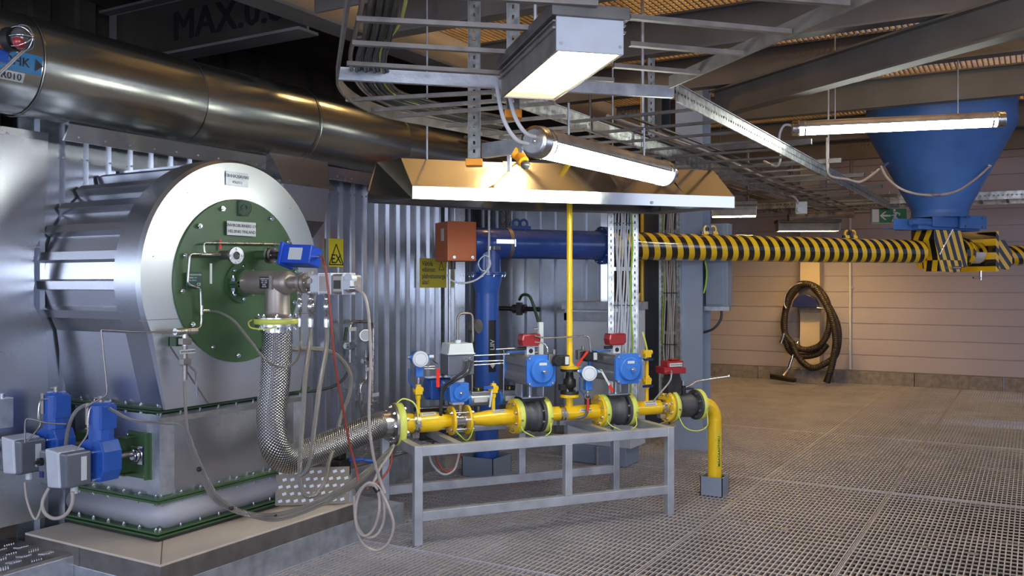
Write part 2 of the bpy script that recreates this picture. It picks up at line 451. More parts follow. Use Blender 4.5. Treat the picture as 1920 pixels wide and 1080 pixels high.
def bolt(parent, p, d, r=.009, h=.009, m='chrome', world=False):
    o = bpy.data.objects.new('bolt', bolt_mesh(r, h, m)); C.objects.link(o); o.parent = parent
    p = V(p); d = V(d)
    if world:
        Mi = WM[root_of(parent).name].inverted(); p = Mi @ p; d = Mi.to_3x3() @ d
    o.matrix_local = Matrix.Translation(p) @ rot_to(d).to_4x4()
    return o
def ring_bolts(parent, c, ax, R_, n, r=.009, h=.01, m='chrome', ph=0, both=None, world=False):
    d = V(ax).normalized(); Q = rot_to(d)
    for i in range(n):
        a = 2 * PI * (i + ph) / n; off = Q @ V((R_ * math.cos(a), R_ * math.sin(a), 0))
        bolt(parent, V(c) + off, d, r, h, m, world)
        if both: bolt(parent, V(c) + off - d * both, -d, r, h, m, world)

# ================================================================== THE SETTING
# ---- grating floor: real bars
def grating(mb_main, mb_cross, x0, x1, y0, y1, z, pm, pc, tm, tc_, h, skip=None):
    nx = int((x1 - x0) / pm)
    for i in range(nx + 1):
        x = x0 + i * pm; mb_main.bb(x - tm / 2, x + tm / 2, y0, y1, z - h, z)
    ny = int((y1 - y0) / pc)
    for i in range(ny + 1):
        y = y0 + i * pc; mb_cross.bb(x0, x1, y - tc_ / 2, y + tc_ / 2, z - h * .3, z - .001)
a = MB(); b = MB()
grating(a, b, -9.0, 5.2, .6, 15.1, 0, .0315, .080, .0065, .0055, .028)
struct('floor', a, 'grating'); struct('floor', b, 'grating_rib')
sm = MB()
for yy in (2.1, 4.35, 7.35, 9.9, 12.4): sm.bb(-9, 5.2, yy - .006, yy + .006, -.03, .0015)
for xx in (-1.9, -.95, 0.02, .98, 1.95, -2.85): sm.bb(xx - .006, xx - .003, .6, 15.1, -.03, .001); sm.bb(xx + .003, xx + .006, .6, 15.1, -.03, .001)
struct('floor', sm, 'grating')
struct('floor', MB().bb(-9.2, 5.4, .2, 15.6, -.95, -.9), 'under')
bj = MB()
for yy in (1.6, 3.9, 6.4, 8.9, 11.4, 13.9): bj.bb(-9, 5.2, yy, yy + .12, -.28, -.04)
struct('floor', bj, 'beam')
# ---- back wall with horizontal siding
sd = MB(); z = .2
while z < 4.3:
    sd.bb(-10, 5.4, 15.1, 15.2, z + .006, z + .246); z += .25
sd.bb(-10, 5.4, 15.115, 15.25, .2, 4.4)
struct('wall_back', sd, 'siding', bevel=.004)
kb = MB(); x = -10
while x < 5.2: kb.bb(x + .004, x + 1.196, 15.02, 15.2, -.03, .2); x += 1.2
struct('baseboard_back', kb, 'concrete', bevel=.004)
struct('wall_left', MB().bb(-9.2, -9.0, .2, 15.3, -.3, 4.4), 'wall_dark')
# dark ribbed wall above and behind the boiler casing
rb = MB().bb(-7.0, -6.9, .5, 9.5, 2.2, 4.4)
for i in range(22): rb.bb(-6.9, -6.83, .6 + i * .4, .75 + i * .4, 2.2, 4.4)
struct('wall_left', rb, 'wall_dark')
# ---- ceiling grating
a = MB(); b = MB()
grating(a, b, -4.15, 5.2, -.5, 15.1, 3.66, .045, .06, .010, .007, .03)
struct('ceiling', a, 'ceil_grate'); struct('ceiling', b, 'ceil_grate')
struct('ceiling', MB().bb(-9.2, 5.4, -1.2, 15.3, 6.2, 6.25), 'upper_slab')
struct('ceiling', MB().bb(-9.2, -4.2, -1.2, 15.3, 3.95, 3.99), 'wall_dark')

# ---- ceiling beams
def ibeam(a, b, hgt, wid, tf=.016, tw=.012):   # a,b on the bottom centre line
    a = V(a); b = V(b); u = V((0, 0, 1)); m = MB()
    m.bar(a + u * tf / 2, b + u * tf / 2, wid, tf); m.bar(a + u * (hgt - tf / 2), b + u * (hgt - tf / 2), wid, tf); m.bar(a + u * hgt / 2, b + u * hgt / 2, tw, hgt - tf * 1.9)
    return m
for i, y_ in enumerate([3.3, 5.0, 6.45, 7.75, 9.5, 11.4, 13.3]):
    struct('trim_%d' % (i + 60), ibeam((-4.15, y_, 3.33), (5.2, y_, 3.33), .29, .13), 'beam')
# beam along the room over the big duct, and the marked crane beam that meets it
struct('trim_6', ibeam((-4.3, -.4, 3.4), (-4.3, 12.5, 3.4), .5, .22, .02), 'beam_light')
bm_ = ibeam((-6.6, 4.72, 3.36), (-4.41, 4.72, 3.36), .46, .2, .02); struct('trim_7', bm_, 'beam_light')
BOLD[0] = 0; tx_ = MB(); tq = PY(322, 54, 4.707)
for bx_ in (0, .006, .012, .018): tx_.text('MAX.0.80T', .33, axes((tq.x + bx_, 4.707 - bx_ * .02, tq.z), (1, 0, 0), (0, 0, 1)), 'LEFT')
pass; BOLD[0] = 1; o = struct('trim_8', tx_, 'text_black')
wb = MB().bb(-6.5, -4.42, 4.7095, 4.713, 3.385, 3.79); struct('trim_9', wb, 'beam_brown')
pl = MB().bb(-4.2, -3.6, 4.55, 4.57, 3.42, 3.9); gp = struct('trim_10', pl, 'beam_light')
for q in range(4): o = bolt(gp, (-.05 + .09 * q, -.01, .1 + .02 * (q % 2)), (0, -1, 0), .018, .014, 'galv_dark')
# diagonal beam in front of the hopper
da = PZ(1340, 222, 3.08); db = PZ(1990, 44, 3.08)
struct('trim_11', ibeam(da, da + (db - da) * 1.75, .24, .13), 'beam')

# ================================================================== FOOTINGS, KERBS, PLATFORM
kz = .14
def kerb(x0, x1, y0, y1, n, h=kz): struct('trim_%d' % n, MB().bb(x0, x1, y0, y1, -.03, h), 'galv', bevel=.003)
kerb(-4.31, -4.29, .6, 2.86, 30, .19); kerb(-4.31, -3.62, 2.86, 2.88, 31); kerb(-3.64, -3.62, 2.88, 4.78, 32); kerb(-4.44, -3.64, 4.76, 4.78, 33)
kerb(-4.44, -4.42, 4.78, 6.42, 34, .2); kerb(-4.9, -4.44, 6.40, 6.42, 35, .2); kerb(-3.32, -3.30, 7.15, 8.9, 36, .16); kerb(-4.3, -3.3, 7.58, 7.6, 37, .16)
# chequer plate deck left of and behind the burner
def chequer(x0, x1, y0, y1, z):
    m = MB().bb(x0, x1, y0, y1, z - .01, z); tr = MB()
    i = 0; y = y0 + .05
    while y < y1 - .02:
        x = x0 + .05 + (i % 2) * .055; j = 0
        while x < x1 - .03:
            s_ = 1 if (i + j) % 2 else -1
            for k in range(5): tr.box((x, y + (k - 2) * .012, z + .0015), (.034, .005, .004), Matrix.Rotation(s_ * .5, 4, 'Z'))
            x += .11; j += 1
        y += .085; i += 1
    return m, tr
for args in ((-4.8, -4.31, .7, 2.86, .2), (-4.86, -4.44, 4.26, 6.38, .21)):
    pm_, tm_ = chequer(*args); struct('floor_deck', pm_, 'steel_dull'); struct('floor_tread', tm_, 'chrome')
struct('floor_deck', MB().bb(-4.86, -3.64, 4.24, 4.76, .12, .14), 'galv')
# duct plinth (cream sheet, mitred) under the burner
t = thing('duct_plinth', 'sheet metal plinth with tan top under the burner duct on the grating', 'plinth', (-4.2, 3.55, .14))
m = MB(); A = [(-4.72, 2.86), (-3.62, 2.86), (-3.62, 4.30), (-4.72, 4.30)]
m.prism([(x, y, .235) for x, y in A], (0, 0, .012)); obj('top_sheet', m, 'cream_plate', t, True, bevel=.002)
m = MB().bb(-4.70, -3.624, 2.864, 2.874, .14, .236).bb(-3.634, -3.622, 2.87, 4.296, .14, .236); obj('skirt', m, 'steel_dull', t, True)
obj('mitre_seam', MB().bar((-3.63, 2.87, .2475), (-3.98, 3.16, .2475), .004, .002), 'galv_dark', t, True)
obj('bent_end', MB().prism([(-4.72, 2.86, .236), (-4.72, 2.86, .20), (-4.45, 2.85, .14), (-4.25, 2.858, .14), (-4.25, 2.86, .236)], (0, .3, 0)), 'steel_dull', t, True)

# ================================================================== BOILER CASING WALLS
def corrugated(p0, p1, z0, z1, pitch, flip=1, ribw=.034, dep=.028, hole=None):
    p0 = V((*p0, 0)); p1 = V((*p1, 0)); d = (p1 - p0); L = d.length; d.normalize(); n_ = V((d.y, -d.x, 0)) * flip
    prof = []; s = 0
    while s < L - pitch:
        prof += [(s, 0), (s + pitch - ribw - .024, 0), (s + pitch - ribw - .008, dep), (s + pitch - .012, dep)]; s += pitch
    prof.append((L, 0)); m = MB()
    lo = [m.bm.verts.new(p0 + d * s + n_ * e + V((0, 0, z0))) for s, e in prof]; hi = [m.bm.verts.new(p0 + d * s + n_ * e + V((0, 0, z1))) for s, e in prof]
    for i in range(len(lo) - 1): m.face([lo[i], lo[i + 1], hi[i + 1], hi[i]])
    # back skin gives it thickness
    m.bar(p0 - n_ * .01 + V((0, 0, (z0 + z1) / 2)), p1 - n_ * .01 + V((0, 0, (z0 + z1) / 2)), .004, z1 - z0)
    return m
cw = struct('wall_boiler', corrugated((-4.85, 2.9), (-4.85, 7.2), .14, 2.62, .15), 'sheet_corr')
for i in range(28):
    if True: bolt(cw, (0.014, -2.15 + .10 + i * .15 + .0, 2.18), (1, 0, 0), .007, .005, 'galv')
struct('wall_boiler', corrugated((-5.15, 7.7), (-3.42, 7.7), .14, 2.62, .165), 'sheet_corr')
struct('wall_boiler', MB().bb(-4.9, -4.80, 7.2, 7.22, .1, 2.6).bb(-5.15, -4.9, 7.3, 7.32, .1, 2.6), 'sheet')
struct('gap_backing', MB().bb(-8.9, -3.98, 10.95, 11.0, 0, 3.9), 'wall_dark')  # dark sheet added behind the casing gap to keep the gap dark
t = thing('casing_end_panel', 'vertical bent sheet strip closing the corrugated casing beside the blue pipe', 'panel', (-4.75, 7.15, .1))
obj('panel', MB().bb(-4.80, -4.72, 7.02, 7.2, .15, 2.4), 'sheet', t, True, bevel=.004)
# smooth panel at far left with a wavy cut-out round the drum
DY, DZ, DR = 3.655, 1.63, .655
pts = [(.4, .285), (.4, 2.405), (3.035, 2.405)]
for i in range(26):
    a = PI / 2 - .1 + (PI * .72) * i / 25
    rr = DR + .055 + .012 * math.sin(i * 1.6)
    y_, z_ = DY + rr * math.cos(a), DZ + rr * math.sin(a)
    if y_ < 3.035: pts.append((y_, z_))
pts += [(3.035, 1.0), (3.035, .285)]
m = MB().prism([(-4.80, y, z) for y, z in pts], (.012, 0, 0)); pw = struct('wall_panel', m, 'sheet_panel')
struct('wall_panel', MB().bb(-4.803, -4.785, .4, 3.035, 2.40, 2.44).bb(-4.79, -4.783, .4, 3.0, 1.795, 1.80), 'sheet')
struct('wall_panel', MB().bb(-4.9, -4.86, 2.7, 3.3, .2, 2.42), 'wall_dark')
# small wall box at the far left edge
t = thing('junction_plate', 'small steel terminal cover on the smooth panel at the left edge', 'box', PX(2, 790, -4.74))
obj('cover', MB().box(PX(0, 775, -4.75), (.05, .12, .16)), 'galv', t, True, bevel=.004)
obj('gland', MB().cyl(PX(5, 748, -4.75), PX(5, 738, -4.75), .012), 'chrome', t, True)

# ================================================================== BIG INSULATED DUCT
t = thing('insulated_duct', 'large round sheet-clad air duct running above the burner', 'duct', (-4.6, 4.5, 2.47))
DUR = .262
SY = [.2] + [PX(px_, 200, -4.345).y for px_ in (85, 388, 603, 770)] + [7.5, 9.0]
for i in range(6):
    y0, y1 = SY[i], SY[i + 1]; k = (-.004, .014, -.016, .014, -.008, 0)[i]
    m = MB(); m.lathe((-4.6 - k * .5, y0, 2.735 + k * .5), (k, y1 - y0, -k), [(0, DUR - .002), (.01, DUR), (y1 - y0 - .01, DUR), (y1 - y0 + .004, DUR)], 72, False); obj('cladding', m, 'duct_sheet', t, True)
for y_ in SY[1:5]:
    m = MB(); m.lathe((-4.6, y_ - .008, 2.735), (0, 1, 0), [(0, DUR + .004), (.002, DUR + .007), (.009, DUR + .007), (.011, DUR + .004)], 72, False); obj('seam_band', m, 'duct_sheet', t, True)
# blue direction label on the duct
def wrap_label(mb, R_, x0, x1, y0, y1, M, k=8):
    g = []
    for i in range(k + 1):
        th = (y0 + (y1 - y0) * i / k) / R_; g.append([mb.bm.verts.new(M @ V((x, R_ * math.sin(th), R_ * math.cos(th) - R_))) for x in (x0, x1)])
    for i in range(k): mb.face([g[i][0], g[i][1], g[i + 1][1], g[i + 1][0]], True)
    # underside for thickness
    return mb
thl = math.radians(-6)
lm = axes(V((-4.6, SY[1], 2.735)) + V((math.cos(thl), 0, math.sin(thl))) * (DUR + .001), (0, 1, 0), (-math.sin(thl), 0, math.cos(thl)))
lab = thing('duct_label', 'blue flow direction label with black arrow on the big duct', 'label', lm)
m = MB(); wrap_label(m, DUR + .001, -1.0, -.02, -.062, .035, Matrix.Identity(4)); obj('label_sheet', m, 'label_blue', lab)
m = MB(); m.text('SEKUNDAARÕHK', .062, Matrix.Translation((-.085, -.014, .002)), 'RIGHT', (DUR,)); m.prism([(-.058, -.045, .002), (-.058, .018, .003), (-.018, -.014, .003)], (0, 0, .001)); obj('lettering', m, 'black', lab)
lab = thing('duct_tag', 'white tag below the blue duct label', 'label', lm)
m = MB(); wrap_label(m, DUR + .0012, -.6, -.10, -.115, -.066, Matrix.Identity(4)); obj('label_sheet', m, 'white_label', lab)
m = MB(); m.text('QR010', .05, Matrix.Translation((-.115, -.09, -.0105)), 'RIGHT', (DUR,)); obj('lettering', m, 'black', lab)
# flashing under the duct
t = thing('duct_flashing', 'creased sheet flashing strip screwed below the big duct', 'flashing', (-4.7, 4, 2.38))
m = MB()
for i in range(7):
    y0 = 3.02 + i * .58; y1 = y0 + .585
    m.prism([(-4.84, y0, 2.56), (-4.56, y0, 2.47), (-4.62, y0, 2.385 + .006 * (i % 2)), (-4.635, y0, 2.385), (-4.58, y0, 2.46), (-4.84, y0, 2.545)], (0, y1 - y0, 0))
obj('sheet_strip', m, 'sheet', t, True)
for i in range(24): bolt(t, (-4.605, 3.1 + i * .165, 2.41), (1, 0, -.4), .007, .004, 'galv', True)
# rectangular drop duct beside the drum
t = thing('drop_duct', 'dark flared sheet duct dropping from the round duct behind the drum', 'duct', (-4.55, 4.75, .2))
yA, yB = PX(528, 300, -4.5).y, PX(618, 300, -4.5).y
m = MB(); lo = .2
ring = lambda x0, x1, y0, y1, z: [V((x0, y0, z)), V((x1, y0, z)), V((x1, y1, z)), V((x0, y1, z))]
m.rings([ring(-4.84, -4.52, yA - .1, yB, 2.50), ring(-4.84, -4.5, yA + .02, yB, 2.30), ring(-4.84, -4.55, yA + .02, yB, 2.05), ring(-4.84, -4.70, yA + .1, yB, 1.9), ring(-4.84, -4.74, yA, yB + .0, 1.4), ring(-4.84, -4.74, yA, yB + .0, .14)], 4, False); obj('casing', m, 'sheet_panel', t, True)
obj('top_flange', MB().bb(-4.85, -4.48, yA - .03, yB + .04, 2.29, 2.31), 'steel_dull', t, True)

# ================================================================== BURNER DRUM
XF = -3.95
t = thing('burner_drum', 'corrugated metal burner drum with green round front plate', 'burner', (-4.4, 3.625, .92))
n = 96; halfw = .50; zb = .93
def outline(r, k=1.0, zb_=zb):     # horseshoe: circle over tapering sides
    pts = []; 
    tan = math.radians(-27)
    for i in range(n + 1):
        a = (PI - tan) - (PI - 2 * tan) * i / n
        pts.append((DY + r * math.cos(a), DZ + r * math.sin(a)))
    return [(DY - halfw * k, zb_)] + pts + [(DY + halfw * k, zb_)]
def band(mb, o1, x1, o2, x2, smooth=True):
    a = [mb.bm.verts.new((x1, y, z)) for y, z in o1]; b = [mb.bm.verts.new((x2, y, z)) for y, z in o2]
    for i in range(len(a) - 1): mb.face([a[i], a[i + 1], b[i + 1], b[i]], smooth)
# corrugated shell
m = MB(); prof = []
tan = math.radians(-29); steps = 17
prof.append((DY - halfw * .97, zb))
for k in range(steps):
    a0 = (PI - tan) - (PI - 2 * tan) * k / steps; da_ = (PI - 2 * tan) / steps
    for f, r in ((0, .620), (.60, .620), (.66, .664), (.94, .664)):
        a = a0 - da_ * f; prof.append((DY + r * math.cos(a), DZ + r * math.sin(a)))
prof += [(DY + .655 * math.cos(tan), DZ + .655 * math.sin(tan)), (DY + halfw * .97, zb)]
band(m, prof, -4.83, prof, XF - .16, False)
obj('corrugated_shell', m, 'sheet_panel', t, True)
m = MB(); band(m, outline(.672), XF - .19, outline(.672), XF - .02); band(m, outline(.672), XF - .19, outline(.64), XF - .19, False); band(m, outline(.672), XF - .02, outline(.655), XF)
obj('rim', m, 'sheet_panel', t, True)
m = MB(); PLR = .464; CY, CZ = 3.665, 1.612
o1 = outline(.655)
inner = [(CY + PLR * math.cos(a), CZ + PLR * math.sin(a)) for a in [math.radians(-128) - (2 * PI - math.radians(76)) * i / (len(o1) - 1) for i in range(len(o1))]]
band(m, o1, XF, inner, XF, False)
# lower apron under the plate
lp = [(DY - halfw, zb)] + [(CY + PLR * math.cos(a), CZ + PLR * math.sin(a)) for a in [math.radians(-128 + 76 * i / 16) for i in range(17)]] + [(DY + halfw, zb)]
vs = [m.bm.verts.new((XF, y, z)) for y, z in lp]
base = [m.bm.verts.new((XF, DY - halfw + 2 * halfw * i / 18, zb)) for i in range(19)]
for i in range(18): m.face([base[i], base[i + 1], vs[min(i + 1, 18)], vs[i]])
obj('front_ring', m, 'drum_front', t, True)
for sm_ in (MB().bb(XF, XF + .002, DY - .662, CY - .43, 1.405, 1.409), MB().bb(XF, XF + .002, CY + .42, DY + .64, 1.405, 1.409), MB().bar((XF + .002, DY - .47, 1.26), (XF + .002, DY - .22, zb), .004, .006)): obj('seam', sm_, 'steel_dull', t, True)
m = MB(); m.lathe((XF - .01, CY, CZ), (1, 0, 0), [(0, PLR + .003), (.02, PLR + .003), (.022, PLR)], 64); gpl = obj('front_plate', m, 'green', t, True)
ring_bolts(gpl, (XF + .012, CY, CZ), (1, 0, 0), PLR - .035, 14, .014, .018, 'chrome', .3, world=True)
ring_bolts(t, (XF, CY, CZ), (1, 0, 0), .60, 9, .004, .003, 'galv', .2, world=True)
m = MB(); c_ = PX(461, 390, XF + .05); m.prism([c_ + V((-.04, 0, dz)) + V((0, dy, 0)) for dy, dz in [(0, -.045), (0, .045), (0, .045), (0, -.045)]][:2] + [c_ + V((.0, 0, .045)), c_ + V((.03, 0, .02)), c_ + V((.03, 0, -.02)), c_ + V((.0, 0, -.045))], (0, .012, 0))
obj('lifting_lug', MB().hole_plate(c_ + V((-.01, .0, 0)), (.5, -1, 0), .042, .02, .012).box(c_ + V((-.04, .01, 0)), (.02, .08, .09)), 'green_dark', t, True)
def plate(mb, c, yw, zh, th=.006): return mb.box(c, (th, yw, zh))
def sign(name, parent, c, yw, zh, bm_, lines, tm, world=True, label=None, nrm=(1, 0, 0), xd=(0, 1, 0)):
    M_ = axes(c, xd, (0, 0, 1)); s_ = obj(name, MB().box((0, 0, 0), (yw, zh, .004)).xf(M_), bm_, parent, world, bevel=.001, label=label)
    m = MB(); 
    for (tx0, ty0, sz, st) in lines: m.text(st, sz, M_ @ Matrix.Translation((tx0, ty0, .0025)))
    obj('lettering', m, tm, s_, world); return s_
sign('name_plate', t, PX(453, 429, XF + .03), .215, .08, 'white_label', [(0, .016, .024, 'ENVIROBURNERS OY'), (0, -.018, .024, 'HELSINKI FINLAND')], 'black')
sign('name_plate', t, PX(444.5, 336, XF + .006), .165, .08, 'galv', [(0, .014, .026, '10HHA20AV001'), (0, -.020, .018, 'PÕLETI 2')], 'black')
sign('data_plate', t, PX(364, 525, XF + .03), .105, .085, 'grey_green_plate', [(0, .028, .012, 'ENVIROBURNERS'), (-.01, .012, .009, 'BURNER  2010'), (-.01, -.002, .009, 'No. 1 0 0 4 2'), (.03, -.024, .022, 'CE')], 'white_label')
obj('tag_strip', MB().box(PX(395.5, 513, XF + .1), (.003, .014, .11)), 'white_label', t, True)

# ---- mounting flange + duct box under the drum
t = thing('damper_duct', 'galvanised square damper duct with green flanges under the drum', 'duct', (-4.4, 3.7, .25))
bx0, bx1, by0, by1 = -4.74, -4.01, 3.165, 4.23
obj('casing', MB().bb(bx0, bx1, by0, by1, .46, .90), 'sheet_panel', t, True, bevel=.004)
obj('corner_trim', MB().prism([(bx1 - .10, by0 - .004, .47), (bx1 + .004, by0 - .004, .47), (bx1 + .004, by0 + .09, .47), (bx1 + .001, by0 + .09, .47), (bx1 + .001, by0 - .001, .47), (bx1 - .10, by0 - .001, .47)], (0, 0, .42)), 'galv', t, True); obj('corner_trim', MB().bb(bx1 + .001, bx1 + .004, by1 - .07, by1 + .004, .47, .89), 'galv', t, True)
for zz, mt, e in ((.925, 'green_dark', .035), (.45, 'green', .045)):
    f_ = obj('flange', MB().bb(bx0, bx1 + e, by0 - e, by1 + e, zz - .014, zz - .002).bb(bx0, bx1 + e, by0 - e, by1 + e, zz + .002, zz + .014), mt, t, True)
    for i in range(9): bolt(f_, (bx1 + e - .02, by0 - .01 + i * .13, zz + .014), (0, 0, 1), .009, .012, world=True); bolt(f_, (bx1 + e - .02, by0 - .01 + i * .13, zz - .014), (0, 0, -1), .009, .012, world=True)
    for i in range(6): bolt(f_, (bx1 + .0 - i * .13, by0 - e + .02, zz + .014), (0, 0, 1), .009, .012, world=True); bolt(f_, (bx1 + .0 - i * .13, by0 - e + .02, zz - .014), (0, 0, -1), .009, .012, world=True)
obj('gasket', MB().bb(bx0, bx1 + .02, by0 - .02, by1 + .02, .92, .93), 'black', t, True)
obj('shoulder', MB().prism([(bx1 + .004, by0 - .02, .90), (bx1 + .03, by0 - .02, .885), (bx1 + .004, by0 - .02, .85)], (0, by1 - by0 + .03, 0)), 'galv', t, True)
# fabric compensator with bulge
m = MB(); rs = []
for k in range(9):
    f = k / 8; e = .01 + .045 * math.sin(PI * f) ; zz = .29 + (.435 - .29) * f; rg = []
    for (x, y) in [(bx0, by0 - e), (bx1 - .2, by0 - e * .9), (bx1 - .06, by0 - e * 1.1), (bx1 + e * .35, by0 - e * .35), (bx1 + e * 1.2, by0 + .06), (bx1 + e, by0 + .3), (bx1 + e * .9, by0 + .6), (bx1 + e * 1.1, by1 - .1), (bx1 + e * .3, by1 + e * .3), (bx0, by1 + e)]: rg.append(V((x, y, zz)))
    rs.append(rg)
m.rings(rs, 10, True, False); obj('fabric_compensator', m, 'fabric', t, True)
e = .06
f_ = obj('flange', MB().bb(bx0, bx1 + e, by0 - e, by1 + e, .262, .272).bb(bx0, bx1 + e, by0 - e, by1 + e, .282, .292).bb(bx0, bx1 + .012, by0 - .012, by1, .29, .33), 'green', t, True)
obj('gasket', MB().bb(bx0, bx1 + e + .004, by0 - e - .004, by1 + e, .25, .262), 'black', t, True)
for i in range(10): bolt(f_, (bx1 + e - .02, by0 - .03 + i * .13, .292), (0, 0, 1), .009, .012, world=True); 
for i in range(6): bolt(f_, (bx1 + .02 - i * .13, by0 - e + .02, .292), (0, 0, 1), .009, .012, world=True)
obj('tie_strap', MB().box((bx1 + .05, by0 + .0, .36), (.006, .10, .02)), 'galv', t, True) if False else None

# ---- fittings on the green plate
t = thing('burner_nozzle', 'brown steel burner nozzle tee with yellow-taped flange on green plate', 'pipe', (-3.95, 3.66, 1.36))
ny = 3.655; nzz = 1.6; xt = PY(520, 530, ny).x
m = MB(); m.cyl((XF, ny, nzz), (XF + .03, ny, nzz), .115, n=40); fl = obj('base_flange', m, 'green', t, True); ring_bolts(fl, (XF + .03, ny, nzz), (1, 0, 0), .095, 8, .01, .012, world=True)
obj('collar', MB().cyl((XF + .03, ny, nzz), (XF + .075, ny, nzz), .078).box((XF + .06, ny - .085, nzz), (.03, .05, .012)).box((XF + .06, ny - .085, nzz - .02), (.03, .05, .008)), 'green', t, True)
bolt(t, (XF + .06, ny - .095, nzz + .008), (0, 0, 1), .012, .02, world=True); bolt(t, (XF + .06, ny - .095, nzz - .03), (0, 0, -1), .012, .02, world=True)
obj('nozzle_pipe', MB().lathe((XF + .07, ny, nzz), (1, 0, 0), [(0, .066), (xt - XF + .005, .066), (xt - XF + .03, .060), (xt - XF + .035, .04)], 36), 'tan_valve', t, True)
obj('branch_pipe', MB().lathe((xt, ny, nzz), (0, 0, -1), [(0, .066), (.05, .068), (.165, .070), (.19, .080), (.20, .12)], 36), 'tan_valve', t, True)
obj('name_plate', MB().box((xt - .03, ny - .066, nzz), (.075, .005, .065)), 'black', t, True)
m = MB(); 
for i in range(5): m.text(['BURNER GAS', 'TYPE  EB-1', 'NO  1042', 'PN16', 'DN100'][i], .011, axes((xt - .03, ny - .0695, nzz + .022 - i * .011), (1, 0, 0), (0, 0, 1)))
obj('lettering', m, 'white_label', t, True)
zf = 1.385
fl = obj('flange', MB().cyl((xt, ny, zf + .022), (xt, ny, zf + .006), .122, n=44).cyl((xt, ny, zf - .010), (xt, ny, zf - .028), .122, n=44), 'stainless', t, True)
ring_bolts(fl, (xt, ny, zf + .022), (0, 0, 1), .1, 8, .011, .012, both=.05, world=True)
obj('tape_band', MB().lathe((xt, ny, zf + .016), (0, 0, -1), [(0, .124), (.002, .127), (.028, .127), (.03, .124)], 44, False), 'yellow_tape', t, True)
pth = [P(472, 600, 4.86), P(466, 605, 4.80), P(472, 615, 4.72), P(500, 617, 4.70), P(519, 612, 4.72)]
obj('bonding_wire', MB().tube(pth, .004), 'yellow_tape', t, True)
obj('name_bracket', MB().box((xt + .02, ny - .068, nzz), (.022, .012, .075)), 'tan_valve', t, True)
# gas valve block along +X
def gx(px): return PY(px, 530, ny).x
t = thing('gas_valve_block', 'grey cast gas valve block projecting from the burner nozzle', 'valve', (gx(600), ny, 1.53))
obj('inlet_pipe', MB().cyl((gx(528), ny, nzz), (gx(568), ny, nzz), .034, n=28), 'tan_valve', t, True)
fl = obj('flange', MB().cyl((gx(566), ny, nzz), (gx(572), ny, nzz), .058, n=36).cyl((gx(573), ny, nzz), (gx(579), ny, nzz), .055, n=36), 'tan_valve', t, True)
ring_bolts(fl, (gx(579), ny, nzz), (1, 0, 0), .044, 6, .006, .006, world=True)
obj('throat', MB().cyl((gx(578), ny, nzz), (gx(592), ny, nzz), .032).cyl((gx(586), ny, nzz), (gx(586), ny, nzz + .062), .008).cyl((gx(592), ny - .05, nzz + .01), (gx(592), ny, nzz + .01), .014), 'tan_valve', t, True)
obj('body', MB().bb(gx(590), gx(609), ny - .042, ny + .042, nzz - .055, nzz + .045).bb(gx(609), gx(631), ny - .046, ny + .046, nzz - .06, nzz + .048), 'alu_light', t, True, bevel=.008)
obj('body', MB().bb(gx(632), gx(654), ny - .046, ny + .046, nzz - .058, nzz + .046).bb(gx(654), gx(671), ny - .036, ny + .036, nzz - .05, nzz + .042), 'tan_valve', t, True, bevel=.012)
for a_ in (609, 631, 654): obj('ridge', MB().bb(gx(a_) - .006, gx(a_) + .004, ny - .05, ny + .05, nzz - .064, nzz + .052), 'alu_light', t, True, bevel=.003)
obj('name_plate', MB().box((gx(643), ny - .048, nzz - .01), (.045, .004, .045)), 'black', t, True)
obj('label_sheet', MB().box((gx(617), ny - .048, nzz - .005), (.05, .004, .08)), 'cable_beige', t, True)
obj('end_bracket', MB().box((gx(664), ny - .045, nzz - .012), (.05, .03, .05)).cyl((gx(664), ny - .05, nzz + .02), (gx(664), ny - .01, nzz + .02), .028), 'alu_light', t, True, bevel=.003)
obj('gland', MB().cyl((gx(670), ny - .05, nzz - .03), (gx(680), ny - .05, nzz - .03), .014), 'chrome', t, True)
for px_, r_ in ((562, .012), (583, .019), (613, .019)):
    obj('outlet_fitting', MB().lathe((gx(px_), ny, nzz - .05), (0, 0, -1), [(0, r_ * 1.2), (.02, r_ * 1.2), (.021, r_ * .8), (.05, r_ * .8), (.052, r_ * 1.1), (.11, r_ * 1.1), (.112, r_ * .7), (.15, r_ * .85), (.19, r_ * .85)], 12), 'chrome', t, True)
# flame scanner (blue box) and sight glass
sc = PX(570, 481, XF + .42)
t = thing('flame_scanner', 'bright blue flame scanner box mounted on steel tube of burner', 'sensor', PX(492, 478, XF))
p0 = PX(480, 478, XF); p1 = p0 + V((.36, 0, .0))
p1 = PX(552, 480, XF + .27)
ax_ = (p1 - p0).normalized()
obj('mount_tube', MB().cyl(p0, p0 + ax_ * .09, .026), 'green', t, True)
fl = obj('flange', MB().cyl(p0 + ax_ * .09, p0 + ax_ * .105, .047, n=32).cyl(p0 + ax_ * .115, p0 + ax_ * .13, .047, n=32), 'stainless', t, True); ring_bolts(fl, p0 + ax_ * .13, ax_, .036, 4, .006, .006, world=True)
obj('neck', MB().cyl(p0 + ax_ * .13, p0 + ax_ * .22, .024), 'black', t, True)
M_ = axes(p0 + ax_ * .32, ax_, (.1, .25, 1))
obj('housing', MB().box((0, 0, 0), (.20, .11, .115)).box((-.10, 0, 0), (.022, .135, .14)).xf(M_), 'blue_bright', t, True, bevel=.006)
obj('warning_label', MB().box((.0, .0565, .0), (.11, .003, .03)).xf(M_), 'yellow_sign', t, True)
obj('data_label', MB().box((.0, 0, .0585), (.09, .07, .003)).xf(M_), 'white_label', t, True)
obj('cable_gland', MB().cyl((.095, .0, .0), (.13, .0, .0), .013).xf(M_), 'chrome', t, True)
gl = M_ @ V((.13, 0, 0))
t = thing('sight_glass', 'round flanged sight glass on the green plate', 'gauge', PX(420, 478, XF))
